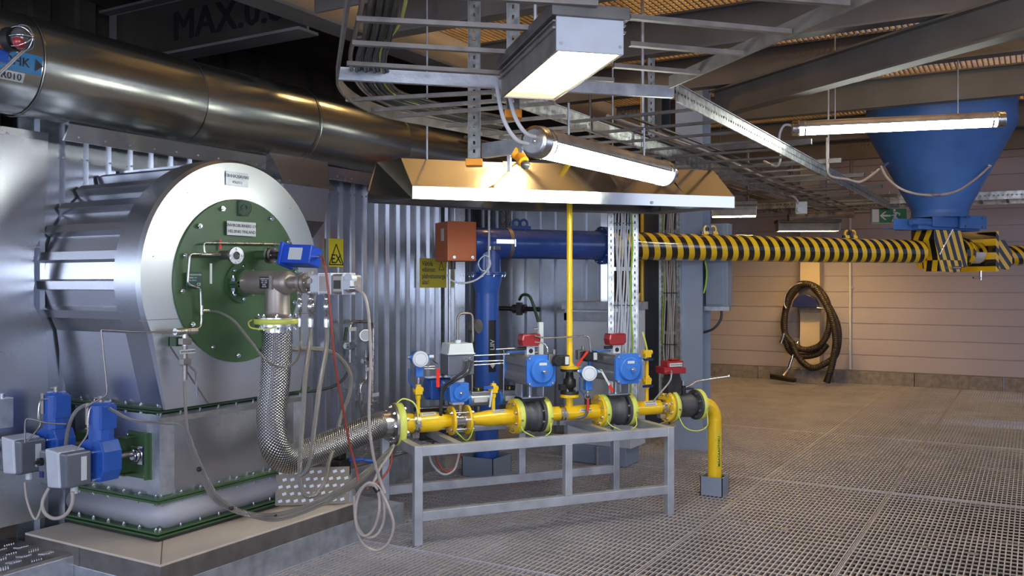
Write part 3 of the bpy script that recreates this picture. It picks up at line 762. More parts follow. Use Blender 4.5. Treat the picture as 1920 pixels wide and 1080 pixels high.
p0 = PX(414, 478, XF); p1 = PX(440, 479, XF + .13); ax_ = (p1 - p0).normalized()
obj('tube', MB().cyl(p0, p1, .026), 'steel_dull', t, True)
fl = obj('flange', MB().hole_plate(p1, ax_, .047, .022, .018), 'stainless', t, True); ring_bolts(fl, p1 + ax_ * .018, ax_, .037, 4, .006, .005, world=True)
obj('glass', MB().cyl(p1, p1 + ax_ * .008, .023), 'glass_grey', t, True)
obj('red_lever', MB().cyl(p0 + V((.03, -.03, .03)), p0 + V((.03, -.03, .085)), .006), 'red_tag', t, True)
# instrument tubing on the plate
def xw(px, py, dx=.05): return PX(px, py, XF + dx)
t = thing('impulse_tubing', 'bent stainless impulse tubing looping over the green plate', 'tubing', xw(380, 612))
obj('tube_run', MB().tube(rounded([xw(400, 478), xw(384, 477, .06), xw(382, 458), xw(385, 455), xw(527, 458), xw(530, 470)], .02), .005, curve=False), 'stainless', t, True)
obj('tube_run', MB().tube(rounded([xw(378, 476), xw(356, 476), xw(352, 533), xw(376, 541), xw(378, 600), xw(376, 614), xw(350, 620)], .02), .006, curve=False), 'stainless', t, True)
obj('fitting', MB().cyl(xw(376, 477, .055), xw(412, 477, .055), .010), 'stainless', t, True)
obj('fitting', MB().cyl(xw(378, 573), xw(378, 590), .009).cyl(xw(378, 583), xw(392, 583), .008), 'chrome', t, True)
# isolation valve to the left of the plate
t = thing('isolation_valve', 'small stainless manifold valve with lever left of the green plate', 'valve', xw(347, 700, .1))
obj('manifold', MB().cyl(xw(328, 622, .1), xw(368, 620, .1), .018).cyl(xw(347, 622, .1), xw(347, 648, .1), .014), 'stainless', t, True)
obj('valve_body', MB().box(xw(347, 640, .1), (.035, .06, .035)).box(xw(347, 678, .1), (.035, .05, .035)).cyl(xw(347, 645, .1), xw(347, 712, .1), .012), 'steel_dull', t, True, bevel=.003)
s_ = sign('tag_plate', t, xw(352, 659, .125), .095, .022, 'white_label', [(0, 0, .014, '10HHA20AA002')], 'black')
obj('lever', MB().tube([xw(352, 682, .13), xw(367, 697, .13), xw(369, 742, .13)], .006, 8, False), 'chrome', t, True)
obj('bracket', MB().box(xw(330, 640, .03), (.05, .04, .05)), 'green_dark', t, True)
t = thing('impulse_pipe', 'thin stainless pipe bent down from manifold to blue damper drive', 'tubing', xw(189, 735, .0))
ppp = [xw(328, 623, .1), P(255, 622, 4.55), P(190, 618, 4.5), P(190, 622, 4.5), P(201, 733, 4.5), P(200, 741, 4.5), P(170, 758, 4.5), P(160, 765, 4.5)]
obj('pipe_run', MB().tube(rounded(ppp, .03), .0045, curve=False), 'steel_dull', t, True)

# ---- damper drives
def damper_drive(M, label):
    # local: x = toward +X (right/near), y away, z up; origin at spindle height in front of the duct face
    t = thing('damper_drive', label, 'actuator', M, 'damper drives on the duct side')
    obj('gearbox', MB().prism([(-.075, 0, -.13), (-.105, 0, -.085), (-.105, 0, .06), (-.06, 0, .085), (.055, 0, .085), (.085, 0, .03), (.085, 0, -.07), (.055, 0, -.125)], (0, .11, 0)), 'blue', t, bevel=.006)
    sc_ = obj('spring_can', MB().lathe((-.01, .055, .08), (0, 0, 1), [(0, .064), (.185, .064), (.187, .055), (.197, .05)], 10, smooth=False).box((.045, .055, .20), (.02, .09, .12)), 'blue', t, bevel=.003)
    obj('label_sheet', MB().box((-.03, -.012, .22), (.02, .004, .11)), 'cable_beige', t)
    for i in range(6):
        a = 2 * PI * i / 6 + .5; bolt(t, (.0 + .07 * math.cos(a), 0, -.02 + .07 * math.sin(a)), (0, -1, 0), .007, .008, 'blue')
    obj('top_fitting', MB().cyl((-.01, .055, .27), (-.01, .055, .305), .014).cyl((-.05, .055, .295), (.01, .055, .295), .008), 'steel_dull', t)
    # electric head in front
    hb = obj('motor_housing', MB().prism([(-.19, -.03, .045), (.035, -.03, .045), (.035, -.03, -.125), (-.0, -.03, -.135), (-.19, -.03, -.125), (-.20, -.03, -.04)], (0, -.14, 0)), 'alu_dark', t, bevel=.010)
    obj('cover_band', MB().prism([(-.13, -.178, .06), (-.02, -.178, .05), (-.005, -.178, -.128), (-.11, -.178, -.135)], (0, .15, 0)), 'alu_light', t, bevel=.008)
    obj('side_label', MB().box((.037, -.075, -.04), (.003, .03, .12)), 'white_label', t)
    obj('crank_boss', MB().cyl((-.165, -.17, -.01), (-.165, -.19, -.01), .02).cyl((-.165, -.19, -.01), (-.165, -.21, -.01), .009), 'black_metal', t)
    obj('indicator', MB().box((-.165, -.172, -.075), (.03, .006, .03)), 'navy', t)
    for zr in (.03, -.11): obj('tie_rod', MB().cyl((.03, -.03, zr), (.03, .01, zr), .008), 'chrome', t)
    obj('gland', MB().cyl((-.02, -.09, -.135), (-.02, -.09, -.17), .018), 'alu_light', t)
    # bracket to duct
    obj('spindle', MB().cyl((0, .11, -.02), (0, .25, -.02), .018), 'steel_dull', t)
    return t
def drive_bracket(M, label):
    t = thing('spindle_bracket', label, 'bracket', M, 'green brackets on the duct side')
    obj('frame', MB().box((0, -.09, .085), (.11, .18, .01)).box((0, -.09, -.10), (.11, .18, .01)).box((.0, -.09, -.0), (.012, .18, .0001)).box((0, -.178, 0), (.11, .008, .19)), 'green', t, bevel=.002) if False else None
    m = MB().box((.01, -.006, 0), (.19, .010, .25)); m.box((-.062, -.05, 0), (.008, .08, .20)).box((-.035, -.05, .10), (.06, .08, .008)).box((-.035, -.05, -.10), (.06, .08, .008)).box((.085, -.02, 0), (.01, .03, .25)); obj('frame', m, 'green', t)
    obj('bearing', MB().box((.012, -.020, 0), (.10, .018, .10)).lathe((.012, -.029, 0), (0, -1, 0), [(0, .040), (.02, .036), (.021, .020), (.03, .020)], 24), 'chrome', t, bevel=.004)
    for sx in (-1, 1):
        for sz in (-1, 1): bolt(t, (sx * .075, -.008, sz * .105), (0, -1, 0), .009, .014)
    return t
q = PY(262, 852, 3.165)
bk = drive_bracket(Matrix.Translation(q), 'green steel bracket with flange bearing beside the front blue drive')
q2 = PY(150, 820, 3.165); q2 = V((q.x - .36, 3.165, q.z))
dup(bk, Matrix.Translation(q2), 'green steel bracket with flange bearing half hidden behind the front blue drive')
dd = damper_drive(Matrix.Translation(V((PY(184, 858, 2.92).x, 2.89, PY(190, 858, 2.92).z + .005))), 'blue damper drive with grey motor housing, nearer right one of two')
Mq = Matrix.Translation(dd.matrix_world.translation + V((0, 0, 0)))
p_ = PY(96, 836, 2.92)
dup(dd, Matrix.Translation(V((p_.x - .0, 2.90, p_.z + .01))), 'blue damper drive with grey motor housing, left one cut by the frame')

# ================================================================== BIG BRAIDED HOSE
t = thing('braided_gas_hose', 'thick stainless braided hose curving from nozzle to yellow gas train', 'hose', (-3.62, 3.9, .5))
hend = T @ V((tx(741), .37, .685)); e_ = E
path = [(xt, ny, zf - .03), (xt, ny - .0, 1.25), (xt - .0, ny - .02, 1.05), (xt - .015, ny - .03, .86), (xt - .02, ny + .0, .69), (xt - .03, ny + .11, .595), (xt - .04, ny + .28, .60), (xt - .01, ny + .5, .635), (xt + .03, ny + .72, .675), hend - e_ * .10, hend - e_ * .04]
obj('braided_sleeve', MB().tube(path[:], .083, 40, sub=10), 'braid_big', t, True)
obj('collar', MB().cyl((xt, ny, zf - .026), (xt, ny, zf - .06), .088, n=40), 'stainless', t, True); obj('collar', MB().cyl(hend - e_ * .09, hend - e_ * .015, .086, n=40), 'stainless', t, True)
fl = obj('end_flange', MB().cyl(hend - e_ * .02, hend - e_ * .002, .133, n=48), 'steel_dull', t, True)
ring_bolts(fl, hend - e_ * .02, -e_, .11, 8, .013, .014, world=True)

# ================================================================== STAND
L_ = 1.815; W_ = .74; H_ = .604; s2 = .026
t = thing('steel_stand', 'welded square-tube stand carrying the yellow gas train', 'stand', T)
for x in (0, L_):
    for y in (0, W_): obj('leg', MB().bb(x - s2, x + s2, y - s2, y + s2, 0, H_), 'galv_stand', t, bevel=.003)
for y in (0, W_):
    obj('top_rail', MB().bb(s2, L_ - s2, y - s2, y + s2, H_ - .063, H_ - .002), 'galv_stand', t, bevel=.003)
    obj('lower_rail', MB().bb(s2, L_ - s2, y - s2, y + s2, .145, .205), 'galv_stand', t, bevel=.003)
    obj('strut', MB().bb(1.02 - .02, 1.02 + .03, y - s2 - .001, y + s2 - .001, .205, H_ - .06), 'galv_stand', t, bevel=.003)
for x in (0, L_): obj('end_rail', MB().bb(x - s2, x + s2, s2, W_ - s2, H_ - .063, H_ - .002), 'galv_stand', t, bevel=.003)
for x in (.25, 1.35): obj('cross_channel', MB().bb(x, x + .05, .026, W_ - .026, H_ - .05, H_ - .005), 'galv_stand', t)

# ================================================================== GAS TRAIN
YC, ZC = .37, .685
X = lambda px: tx(px)
def flg(parent, x, r, th=.018, m='yellow', nb=8, side=-1, br=.011, rb=None, oy=YC):
    # a disc centred at x; bolts on the side given
    f = obj('flange', MB().lathe((x - th / 2, 0, 0), (1, 0, 0), [(0, r - .002), (.002, r), (th - .002, r), (th, r - .002)], 44), m, parent)
    if nb: ring_bolts(f, (x + side * th / 2, 0, 0), (side, 0, 0), rb or r - .023, nb, br, .012, 'stainless', .5)
    return f
def tape(parent, x, r, w_=.036):
    obj('tape_band', MB().lathe((x - w_ / 2, 0, 0), (1, 0, 0), [(0, r), (.002, r + .003), (w_ / 2, r + .002), (w_ - .002, r + .003), (w_, r)], 44), 'yellow_tape', parent)
def bond(parent, x0, x1, r, drop=.10, y=-.12, m='yellow_tape'):
    obj('bonding_wire', MB().tube([(x0, -r * .86, -r * .1), (x0 + .005, -r * .92, -r * .45 - .02), (x0 + .03, y, -drop), ((x0 + x1) / 2, y - .01, -drop - .03), (x1 - .03, y, -drop), (x1 - .005, -r * .95, -r * .45), (x1, -r * .86, -r * .1)], .0042, 8), m, parent)
    for x in (x0, x1): obj('terminal', MB().cyl((x, -r * .7, -r * .08), (x, -r - .012, -r * .1), .007), 'stainless', parent)
def clampr(parent, x, r):
    obj('pipe_clamp', MB().lathe((x - .02, 0, 0), (1, 0, 0), [(0, r + .004), (.04, r + .004)], 36, False).box((x, -r - .018, -.01), (.04, .03, .006)).box((x, -r - .018, .004), (.04, .03, .006)).box((x, 0, -r - .012), (.045, .05, .035)), 'stainless', parent)
    for dx in (-.012, .012): bolt(parent, (x + dx, -r - .02, .007), (0, 0, 1), .006, .01); bolt(parent, (x + dx, -r - .02, -.013), (0, 0, -1), .006, .012)
def stag(parent, x, r, w_=.09, txt='10HHG20AA101', a=35, two=False):
    a = math.radians(a); M_ = axes((x, -math.cos(a) * (r + .003), math.sin(a) * (r + .003)), (1, 0, 0), (0, math.sin(a), math.cos(a)))
    s_ = obj('tag_plate', MB().box((0, 0, 0), (w_, .035 if two else .022, .004)).xf(M_), 'white_label', parent)
    m = MB(); m.text(txt, .012, M_ @ Matrix.Translation((0, .008 if two else 0, .0025)))
    if two: m.text('10HHG20AA251', .012, M_ @ Matrix.Translation((0, -.009, .0025)))
    obj('lettering', m, 'black', s_)
GP = 'yellow gas pipe spools'
# spool A
t = thing('gas_pipe_spool', 'yellow reducing gas pipe with clamp next to the braided hose', 'pipe', TT(0, YC, ZC), GP)
xa, xb = X(743), X(846)
flg(t, xa + .022, .133, .03, 'steel_dull', 8, 1, .012); tape(t, xa + .012, .134, .045)
obj('pipe', MB().lathe((xa + .03, 0, 0), (1, 0, 0), [(0, .064), (X(814) - xa - .03, .066), (X(820) - xa - .03, .063), (X(833) - xa - .03, .044), (xb - xa - .03, .041)], 36), 'yellow', t)
flg(t, xb, .097, .018, 'yellow', 4, -1, .010, .078); clampr(t, X(778), .066); stag(t, X(800), .066, .10, '10HHG20CP001', 55)
obj('bonding_wire', MB().tube([(xa, -.02, .14), (xa + .04, -.03, .165), (xa + .10, -.05, .14), (xa + .12, -.08, .08), (xa + .115, -.075, .0), (xa + .10, -.066, -.03)], .005, 8), 'yellow_tape', t)
# wafer device
t = thing('wafer_valve', 'clear-bodied wafer valve with long tie rods between two yellow flanges', 'valve', TT(0, YC, ZC))
xc, xd_ = X(848) + .012, X(876) - .010
obj('body', MB().lathe((xc, 0, 0), (1, 0, 0), [(0, .055), (.012, .055), (.014, .046), (xd_ - xc - .014, .046), (xd_ - xc - .012, .055), (xd_ - xc, .055)], 32, sharp=True), 'chrome', t)
for i in range(4):
    a = PI / 4 + i * PI / 2; p = V((0, .078 * math.cos(a), .078 * math.sin(a))); obj('tie_rod', MB().cyl(p + V((xc - .05, 0, 0)), p + V((xd_ + .04, 0, 0)), .006, n=10), 'stainless', t)
obj('stem', MB().lathe(((xc + xd_) / 2, 0, .045), (0, 0, 1), [(0, .012), (.03, .014), (.09, .03), (.10, .034)], 16), 'stainless', t)
bond(t, xc - .02, xd_ + .03, .08, .09, -.10, 'cable_green')
# spool B
t = thing('gas_pipe_spool', 'yellow widening gas pipe with small valve stub, second spool from the hose', 'pipe', TT(0, YC, ZC), GP)
xe = X(962)
flg(t, X(876), .097, .018, 'yellow', 4, 1, .010, .078)
obj('pipe', MB().lathe((X(876), 0, 0), (1, 0, 0), [(0, .041), (X(895) - X(876), .042), (X(914) - X(876), .054), (xe - X(876), .054)], 36), 'yellow', t)
flg(t, xe, .118, .022, 'yellow', 8, -1); stag(t, X(932), .054, .085, '10HHG20CP002', 55)
# ball valves between the spools
def ball_valve(x0, x1, r, label):
    t = thing('ball_valve', label, 'valve', TT(x0, YC, ZC), 'dark flanged ball valves'); L = x1 - x0
    tape(t, .010, r, .036)
    f = obj('flange', MB().lathe((.028, 0, 0), (1, 0, 0), [(0, r - .002), (.018, r - .002)], 40), 'valve_body', t)
    obj('body', MB().lathe((.045, 0, 0), (1, 0, 0), [(0, r * .80), (L * .12, r * .86), (L * .35, r * .88), (L * .36, r * .97), (L * .50, r * .97), (L * .51, r * .82), (L - .095, r * .72)], 36), 'valve_body', t)
    f2 = obj('flange', MB().lathe((L - .055, 0, 0), (1, 0, 0), [(0, r), (.02, r)], 40), 'valve_body', t); ring_bolts(f2, (L - .055, 0, 0), (-1, 0, 0), r - .02, 8, .010, .012, 'chrome', .5)
    tape(t, L - .012, r, .04)
    bond(t, .0, L - .005, r, .10, -.15)
    return t
ball_valve(X(966), X(1022), .118, 'dark ball valve carrying the left large blue-capped actuator')
ball_valve(X(1126), X(1180), .114, 'dark ball valve carrying the right large blue-capped actuator')
# spool C
t = thing('gas_pipe_spool', 'yellow gas pipe under the tall vertical yellow pipe, third spool', 'pipe', TT(0, YC, ZC), GP)
xg, xh = X(1022), X(1122)
obj('pipe', MB().cyl((xg, 0, 0), (xh, 0, 0), .050, n=32), 'yellow', t)
flg(t, xh, .114, .022, 'yellow', 8, -1); clampr(t, X(1052), .050); stag(t, X(1092), .05, .09, '10HHG20CP003', 20)
xv = X(1068); zz1 = tl(1068, 741).z - ZC
obj('branch', MB().cyl((xv, 0, 0), (xv, 0, zz1), .027), 'yellow', t)
fl = obj('flange', MB().cyl((xv, 0, zz1 - .012), (xv, 0, zz1 + .008), .068, n=36), 'yellow', t)
# spool D
t = thing('gas_pipe_spool', 'yellow gas pipe with white tag and double valve stub, fourth spool', 'pipe', TT(0, YC, ZC), GP)
xi, xj = X(1182), X(1250)
obj('pipe', MB().cyl((xi, 0, 0), (xj, 0, 0), .052, n=32), 'yellow', t)
flg(t, xj, .114, .022, 'yellow', 8, -1); clampr(t, X(1240), .052); stag(t, X(1214), .052, .10, '10HHG20AA102', 40, True)
# manual valve at the end
t = thing('ball_valve', 'dark manual ball valve with long lever beside the yellow elbow', 'valve', TT(X(1258), YC, ZC), 'dark flanged ball valves')
Lr = X(1311) - X(1258); r = .112
tape(t, .006, r, .03)
obj('body', MB().lathe((.02, 0, 0), (1, 0, 0), [(0, r * .95), (.02, r * .95), (.022, r * .78), (.04, r * .74), (Lr * .5, r * .80), (Lr * .65, r * .7), (Lr - .055, r * .62)], 36, sharp=False), 'valve_body', t)
f2 = obj('flange', MB().lathe((Lr - .045, 0, 0), (1, 0, 0), [(0, r), (.02, r)], 40), 'valve_body', t); ring_bolts(f2, (Lr - .045, 0, 0), (-1, 0, 0), r - .022, 8, .012, .012, 'steel_dull', .5)
tape(t, Lr - .01, r, .034)
bond(t, .0, Lr, r, .14, -.14)
obj('stem', MB().cyl((.11, 0, .08), (.11, 0, .16), .018).box((.11, 0, .125), (.13, .08, .012)), 'black_metal', t)
lv = [tl(1283, 727), tl(1296, 722), tl(1304, 715), tl(1330, 711), tl(1366, 706)]; lv = [p - V((X(1258), YC, ZC)) for p in lv]
obj('lever', MB().tube(rounded(lv, .03), .0065, 8, False).sph(lv[-1], .014), 'chrome', t)
obj('collar', MB().cyl((.105, 0, .15), (.105, 0, .185), .022), 'chrome', t)
# downcomer
t = thing('gas_downcomer', 'yellow gas pipe elbow going down into a grey floor sleeve', 'pipe', TT(0, YC, 0), GP)
xk = X(1316); xl = X(1340) ; rb_ = xl - xk
pp = [(X(1311), 0, ZC), (xk, 0, ZC)] + [(xk + rb_ * math.sin(a), 0, ZC - rb_ + rb_ * math.cos(a)) for a in [PI / 2 * i / 12 for i in range(1, 13)]] + [(xl, 0, .35), (xl, 0, .0)]
obj('pipe', MB().tube(pp, .052, 36, False), 'yellow', t)
obj('weld_seam', MB().lathe((xl, 0, ZC - rb_ - .012), (0, 0, 1), [(0, .052), (.003, .0545), (.006, .052)], 36, False), 'yellow', t)
# label round the pipe
cdir = (O - (T @ V((xl, YC, 0)))); cdir.z = 0; cdir.normalize(); cdl = (Ti.to_3x3() @ cdir).normalized()
cdl = Matrix.Rotation(math.radians(38), 3, 'Z') @ cdl
Mlab = axes(V((xl, 0, .34)) + cdl * .0535, (0, 0, 1), cdl.cross(V((0, 0, 1))))
m = MB(); wrap_label(m, .0535, -.13, .15, -.022, .022, Mlab); s_ = obj('pipe_label', m, 'yellow_sign', t)
m = MB(); m.text('MAAGAASITORU', .030, Mlab @ Matrix.Translation((-.01, 0, .001)), 'CENTER', (.0535,)); m.prism([(.13, -.012, .001), (.13, .012, .001), (.148, 0, .001)], (0, 0, .001)); m.xf(Matrix.Identity(4)); obj('lettering', m, 'black', s_)
t = thing('floor_sleeve', 'small square grey floor sleeve around the yellow downcomer pipe', 'sleeve', TT(xl, YC, 0), 'grey square floor sleeves')
def sleeve(t, w_, h_, th=.006):
    w_ /= 2; Rz = Matrix.Rotation(math.radians(-36), 4, 'Z') if True else None
    m = MB().bb(-w_, w_, -w_, -w_ + th, 0, h_).bb(-w_, w_, w_ - th, w_, 0, h_).bb(-w_, -w_ + th, -w_, w_, 0, h_).bb(w_ - th, w_, -w_, w_, 0, h_); obj('frame', m, 'grey_box', t)
WM[t.name] = Matrix.Translation(T @ V((xl, YC, 0))); t.matrix_world = WM[t.name]
sleeve(t, .17, .14)

# vertical yellow vent pipe with small black valve
t = thing('vent_valve', 'small black flanged valve below the tall vertical yellow pipe', 'valve', TT(xv, YC, ZC + zz1))
h0 = .0; zt = tl(1068, 688).z - (ZC + zz1)
obj('flange', MB().cyl((0, 0, .010), (0, 0, .03), .066, n=32), 'black_metal', t); ring_bolts(t.children[0], (0, 0, .03), (0, 0, 1), .05, 4, .009, .012, ph=.5)
obj('flange', MB().cyl((0, 0, zt - .03), (0, 0, zt - .012), .066, n=32), 'black_metal', t)
obj('body', MB().lathe((0, 0, .03), (0, 0, 1), [(0, .024), (.02, .03), (.03, .045), (.08, .045), (.09, .03), (zt - .06, .024)], 24).box((-.05, 0, .06), (.06, .04, .04)), 'black_metal', t)
obj('handle', MB().tube([(.055, -.05, .13), (.055, -.05, .04), (.09, -.06, .0), (.10, -.06, -.06)], .006, 8, False), 'blue', t)
t = thing('vent_pipe', 'tall vertical yellow gas vent pipe rising into the hood', 'pipe', TT(xv, YC, ZC + zz1 + zt))
obj('flange', MB().cyl((0, 0, -.012), (0, 0, .008), .068, n=32).box((.06, -.02, .0), (.05, .03, .008)), 'yellow', t)
obj('pipe', MB().lathe((0, 0, .008), (0, 0, 1), [(0, .034), (.025, .022), (2.62 - (ZC + zz1 + zt), .0195)], 24), 'yellow', t)

# needle valve stubs
def stub(t, z0, dbl=False):
    obj('stem', MB().cyl((0, 0, 0), (0, 0, z0), .013).lathe((0, 0, z0 - .03), (0, 0, 1), [(0, .014), (.01, .019), (.03, .019)], 12), 'yellow', t)
    obj('valve_body', MB().box((0, 0, z0 + .03), (.05, .045, .05)).cyl((-.034, 0, z0 + .035), (.034, 0, z0 + .035), .014, n=10).box((0, 0, z0 + .06), (.032, .03, .02)), 'yellow', t, bevel=.003)
    obj('nut', MB().cyl((0, 0, z0 + .07), (0, 0, z0 + .085), .009, n=6), 'chrome', t)
p = tl(784, 773); zs_ = tl(784, 741).z
t = thing('needle_valve', 'yellow needle valve stub under the left pressure transmitter', 'valve', TT(p.x, YC, ZC + .05), 'yellow needle valve stubs')
stub(t, zs_ - ZC - .05)
obj('handle', MB().tube([(-.07, -.03, zs_ - ZC + .13), (-.07, -.03, zs_ - ZC + .045), (-.03, -.03, zs_ - ZC + .0), (-.02, 0, zs_ - ZC + .0)], .0065, 8, False), 'blue', t)
p = tl(925, 770); zs_ = tl(925, 738).z
t = thing('needle_valve', 'yellow needle valve stub standing alone before the blue sand pipe', 'valve', TT(p.x, YC, ZC + .04), 'yellow needle valve stubs')
stub(t, zs_ - ZC - .04); obj('handle', MB().box((-.045, -.02, zs_ - ZC + .005), (.07, .012, .02)), 'blue', t)
obj('tag_strip', MB().box((-.035, -.04, zs_ - ZC - .07), (.012, .002, .11), Matrix.Rotation(.15, 4, 'Y')), 'white_label', t)
p = tl(1213, 757); z1_ = tl(1213, 722).z; z2_ = tl(1213, 672).z
t = thing('needle_valve', 'yellow double needle valve standing right of the right actuator', 'valve', TT(p.x, YC, ZC + .045), 'yellow needle valve stubs')
stub(t, z1_ - ZC - .045); 
obj('stem', MB().cyl((0, 0, z1_ - ZC), (0, 0, z2_ - ZC - .04), .013), 'yellow', t)
obj('valve_body', MB().box((0, 0, z2_ - ZC - .01), (.05, .045, .055)).cyl((-.034, 0, z2_ - ZC), (.04, 0, z2_ - ZC), .018, n=10), 'yellow', t, bevel=.003)
for zz in (z1_ - ZC - .05, z2_ - ZC - .05): obj('handle', MB().box((-.01, -.03, zz), (.08, .016, .016)), 'navy', t)
obj('bonding_wire', MB().tube([(0, 0, z2_ - ZC + .02), (-.03, -.02, z2_ - ZC + .09), (-.05, -.02, z2_ - ZC + .15)], .007), 'yellow_tape', t)
obj('bonding_wire', MB().tube([(-.02, -.02, z2_ - ZC - .04), (-.08, -.03, z2_ - ZC - .06), (-.15, .0, z2_ - ZC - .03)], .005), 'yellow_tape', t)

# pressure transmitters
def transmitter(M, label, g='pressure transmitters'):
    t = thing('pressure_transmitter', label, 'gauge', M, g)
    fd = (Ti.to_3x3() @ (O - M.translation)); fd.z = 0; fd.normalize(); fd = Matrix.Rotation(math.radians(12), 3, 'Z') @ fd; sd_ = fd.cross(V((0, 0, 1)))
    obj('housing', MB().cyl(V((0, 0, .16)) - fd * .05, V((0, 0, .16)) + fd * .045, .050, n=32).cyl(V((0, 0, .17)) - sd_ * .068, V((0, 0, .17)) + sd_ * .062, .018), 'blue_cap', t, bevel=.004)
    obj('cover', MB().lathe(V((0, 0, .16)) + fd * .045, fd, [(0, .053), (.015, .053), (.018, .048)], 32), 'face_plate', t)
    M2 = axes((0, 0, .16), sd_, (0, 0, 1))
    obj('cover_slots', MB().hole_plate(V((0, 0, .16)) + fd * .0635, fd, .041, .0385, .0008), 'steel_dull', t)
    obj('cable_gland', MB().cyl(V((0, 0, .17)) - sd_ * .062, V((0, 0, .17)) - sd_ * .10, .013, n=8), 'white_plastic', t)
    obj('plug', MB().cyl(V((0, 0, .17)) + sd_ * .055, V((0, 0, .17)) + sd_ * .075, .014, n=6), 'galv', t)
    obj('sensor_block', MB().box((0, 0, .075), (.05, .05, .07)), 'blue_cap', t, bevel=.006)
    obj('fitting', MB().cyl((0, 0, 0), (0, 0, .045), .011, n=8).cyl((0, 0, .012), (0, 0, .028), .016, n=6), 'chrome', t)
    return t
pz = tl(787, 714)
transmitter(TT(tl(785, 714).x, YC, tl(786, 718).z), 'blue pressure transmitter with white round cover at the left end of the train')
q = tl(1102, 742, .27)
tr = transmitter(TT(q.x, .27, q.z), 'blue pressure transmitter hung with red tag left of the right actuator')
obj('siphon', MB().tube([(0, 0, -.02), (0, 0, -.08), (-.01, .02, -.14), (-.05, .06, -.16)], .012), 'steel_dull', tr)
obj('coupling', MB().cyl((0, 0, 0), (0, 0, -.06), .024, n=10), 'black_metal', tr)

# big quarter-turn actuators
def actuator(M, label):
    t = thing('pneumatic_actuator', label, 'actuator', M, 'large pneumatic actuators with blue end caps')
    # local: x along train, -y toward viewer, origin at body centre
    h = .10
    prof = [(-h, -h * .8), (-h * .85, -h * .95), (h * .85, -h * .95), (h, -h * .8), (h, -h * .3), (h * .93, -h * .25), (h * .93, h * .25), (h, h * .3), (h, h * .8), (h * .85, h * .95), (-h * .85, h * .95), (-h, h * .8), (-h, h * .3), (-h * .93, h * .25), (-h * .93, -h * .25), (-h, -h * .3)]
    obj('body', MB().prism([(x, -.16, z) for x, z in prof], (0, .36, 0)), 'alu_act', t, bevel=.004)
    for s_, y0 in ((-1, -.16), (1, .20)):
        c = obj('end_cap', MB().prism([(x * 1.06, y0, z * 1.06) for x, z in ((-h, -h * .7), (-h * .7, -h), (h * .7, -h), (h, -h * .7), (h, h * .7), (h * .7, h), (-h * .7, h), (-h, h * .7))], (0, s_ * .03, 0)).lathe((0, y0 + s_ * .03, 0), (0, s_, 0), [(0, .086), (.02, .082), (.025, .075)], 40), 'blue_cap', t, bevel=.003)
        if s_ < 0:
            for sx in (-1, 1):
                for sz in (-1, 1): bolt(c, (sx * .085, y0 - .03, sz * .085), (0, -1, 0), .011, .008)
            bolt(c, (.0, y0 - .055, 0), (0, -1, 0), .016, .035); obj('label_sheet', MB().box((0, y0 - .056, .048), (.055, .002, .018)), 'white_label', c)
    obj('data_plate', MB().box((-h * .94 - .0, -.03, 0), (.003, .07, .05)), 'white_label', t) if False else None
    m = MB(); zb_ = -.20
    m.bb(-.085, -.077, -.05, .05, zb_, -h).bb(.077, .085, -.05, .05, zb_, -h).bb(-.085, .085, -.05, .05, zb_, zb_ + .008); obj('mounting_bracket', m, 'galv', t)
    obj('spindle', MB().cyl((0, 0, zb_), (0, 0, -h), .016), 'chrome', t)
    obj('base_pad', MB().bb(-.09, .09, -.06, .06, zb_ - .02, zb_), 'black_metal', t)
    sb = obj('switch_bracket', MB().bb(-.03, .03, -.02, .02, h * .95, h + .055), 'alu_light', t, bevel=.003)
    obj('bracket_hole', MB().cyl((0, -.0201, h + .022), (0, -.0225, h + .022), .016), 'black', t)
    obj('switch_box', MB().prism([(-.07, -.045, h + .055), (.05, -.045, h + .055), (.066, -.045, h + .075), (.066, -.045, h + .14), (-.07, -.045, h + .14), (-.078, -.045, h + .10)], (0, .09, 0)), 'red', t, bevel=.012)
    obj('switch_stem', MB().cyl((0, 0, h + .0), (0, 0, h + .06), .02).cyl((-.09, .0, h + .04), (-.03, .0, h + .04), .012), 'black_metal', t)
    obj('cable_gland', MB().cyl((.066, .02, h + .1), (.09, .02, h + .1), .009), 'chrome', t)
    return t
q = tl(1010, 696, .18); x1 = (X(966) + X(1022)) / 2
ac = actuator(TT(x1 + .0, YC + .01, q.z), 'large actuator with blue round cap, left of the tall yellow pipe')
q2 = tl(1174, 692, .18); x2 = (X(1126) + X(1180)) / 2
ac2 = dup(ac, TT(x2 + .01, YC + .01, q2.z), 'large actuator with blue round cap, right of the tall yellow pipe')
# solenoid valves beside actuators
def solenoid(M, label):
    t = thing('solenoid_valve', label, 'valve', M, 'black solenoid valves')
    obj('coil', MB().lathe((0, .03, 0), (0, -1, 0), [(0, .038), (.06, .038), (.066, .03)], 20).box((.04, .0, 0), (.09, .06, .072)), 'black', t, bevel=.008)
    obj('label_sheet', MB().box((.062, -.031, .0), (.028, .003, .052)), 'white_label', t)
    obj('body', MB().box((-.03, .03, .01), (.05, .05, .07)).cyl((-.02, .0, .045), (-.02, 0, .075), .012), 'steel_dull', t, bevel=.003)
    return t
q = tl(1044, 676, .16); so = solenoid(TT(q.x, .16, q.z), 'black solenoid valve between left actuator and tall yellow pipe')
q = tl(1098, 668, .45); dup(so, TT(q.x, .45, q.z), 'black solenoid valve right behind the tall yellow pipe')
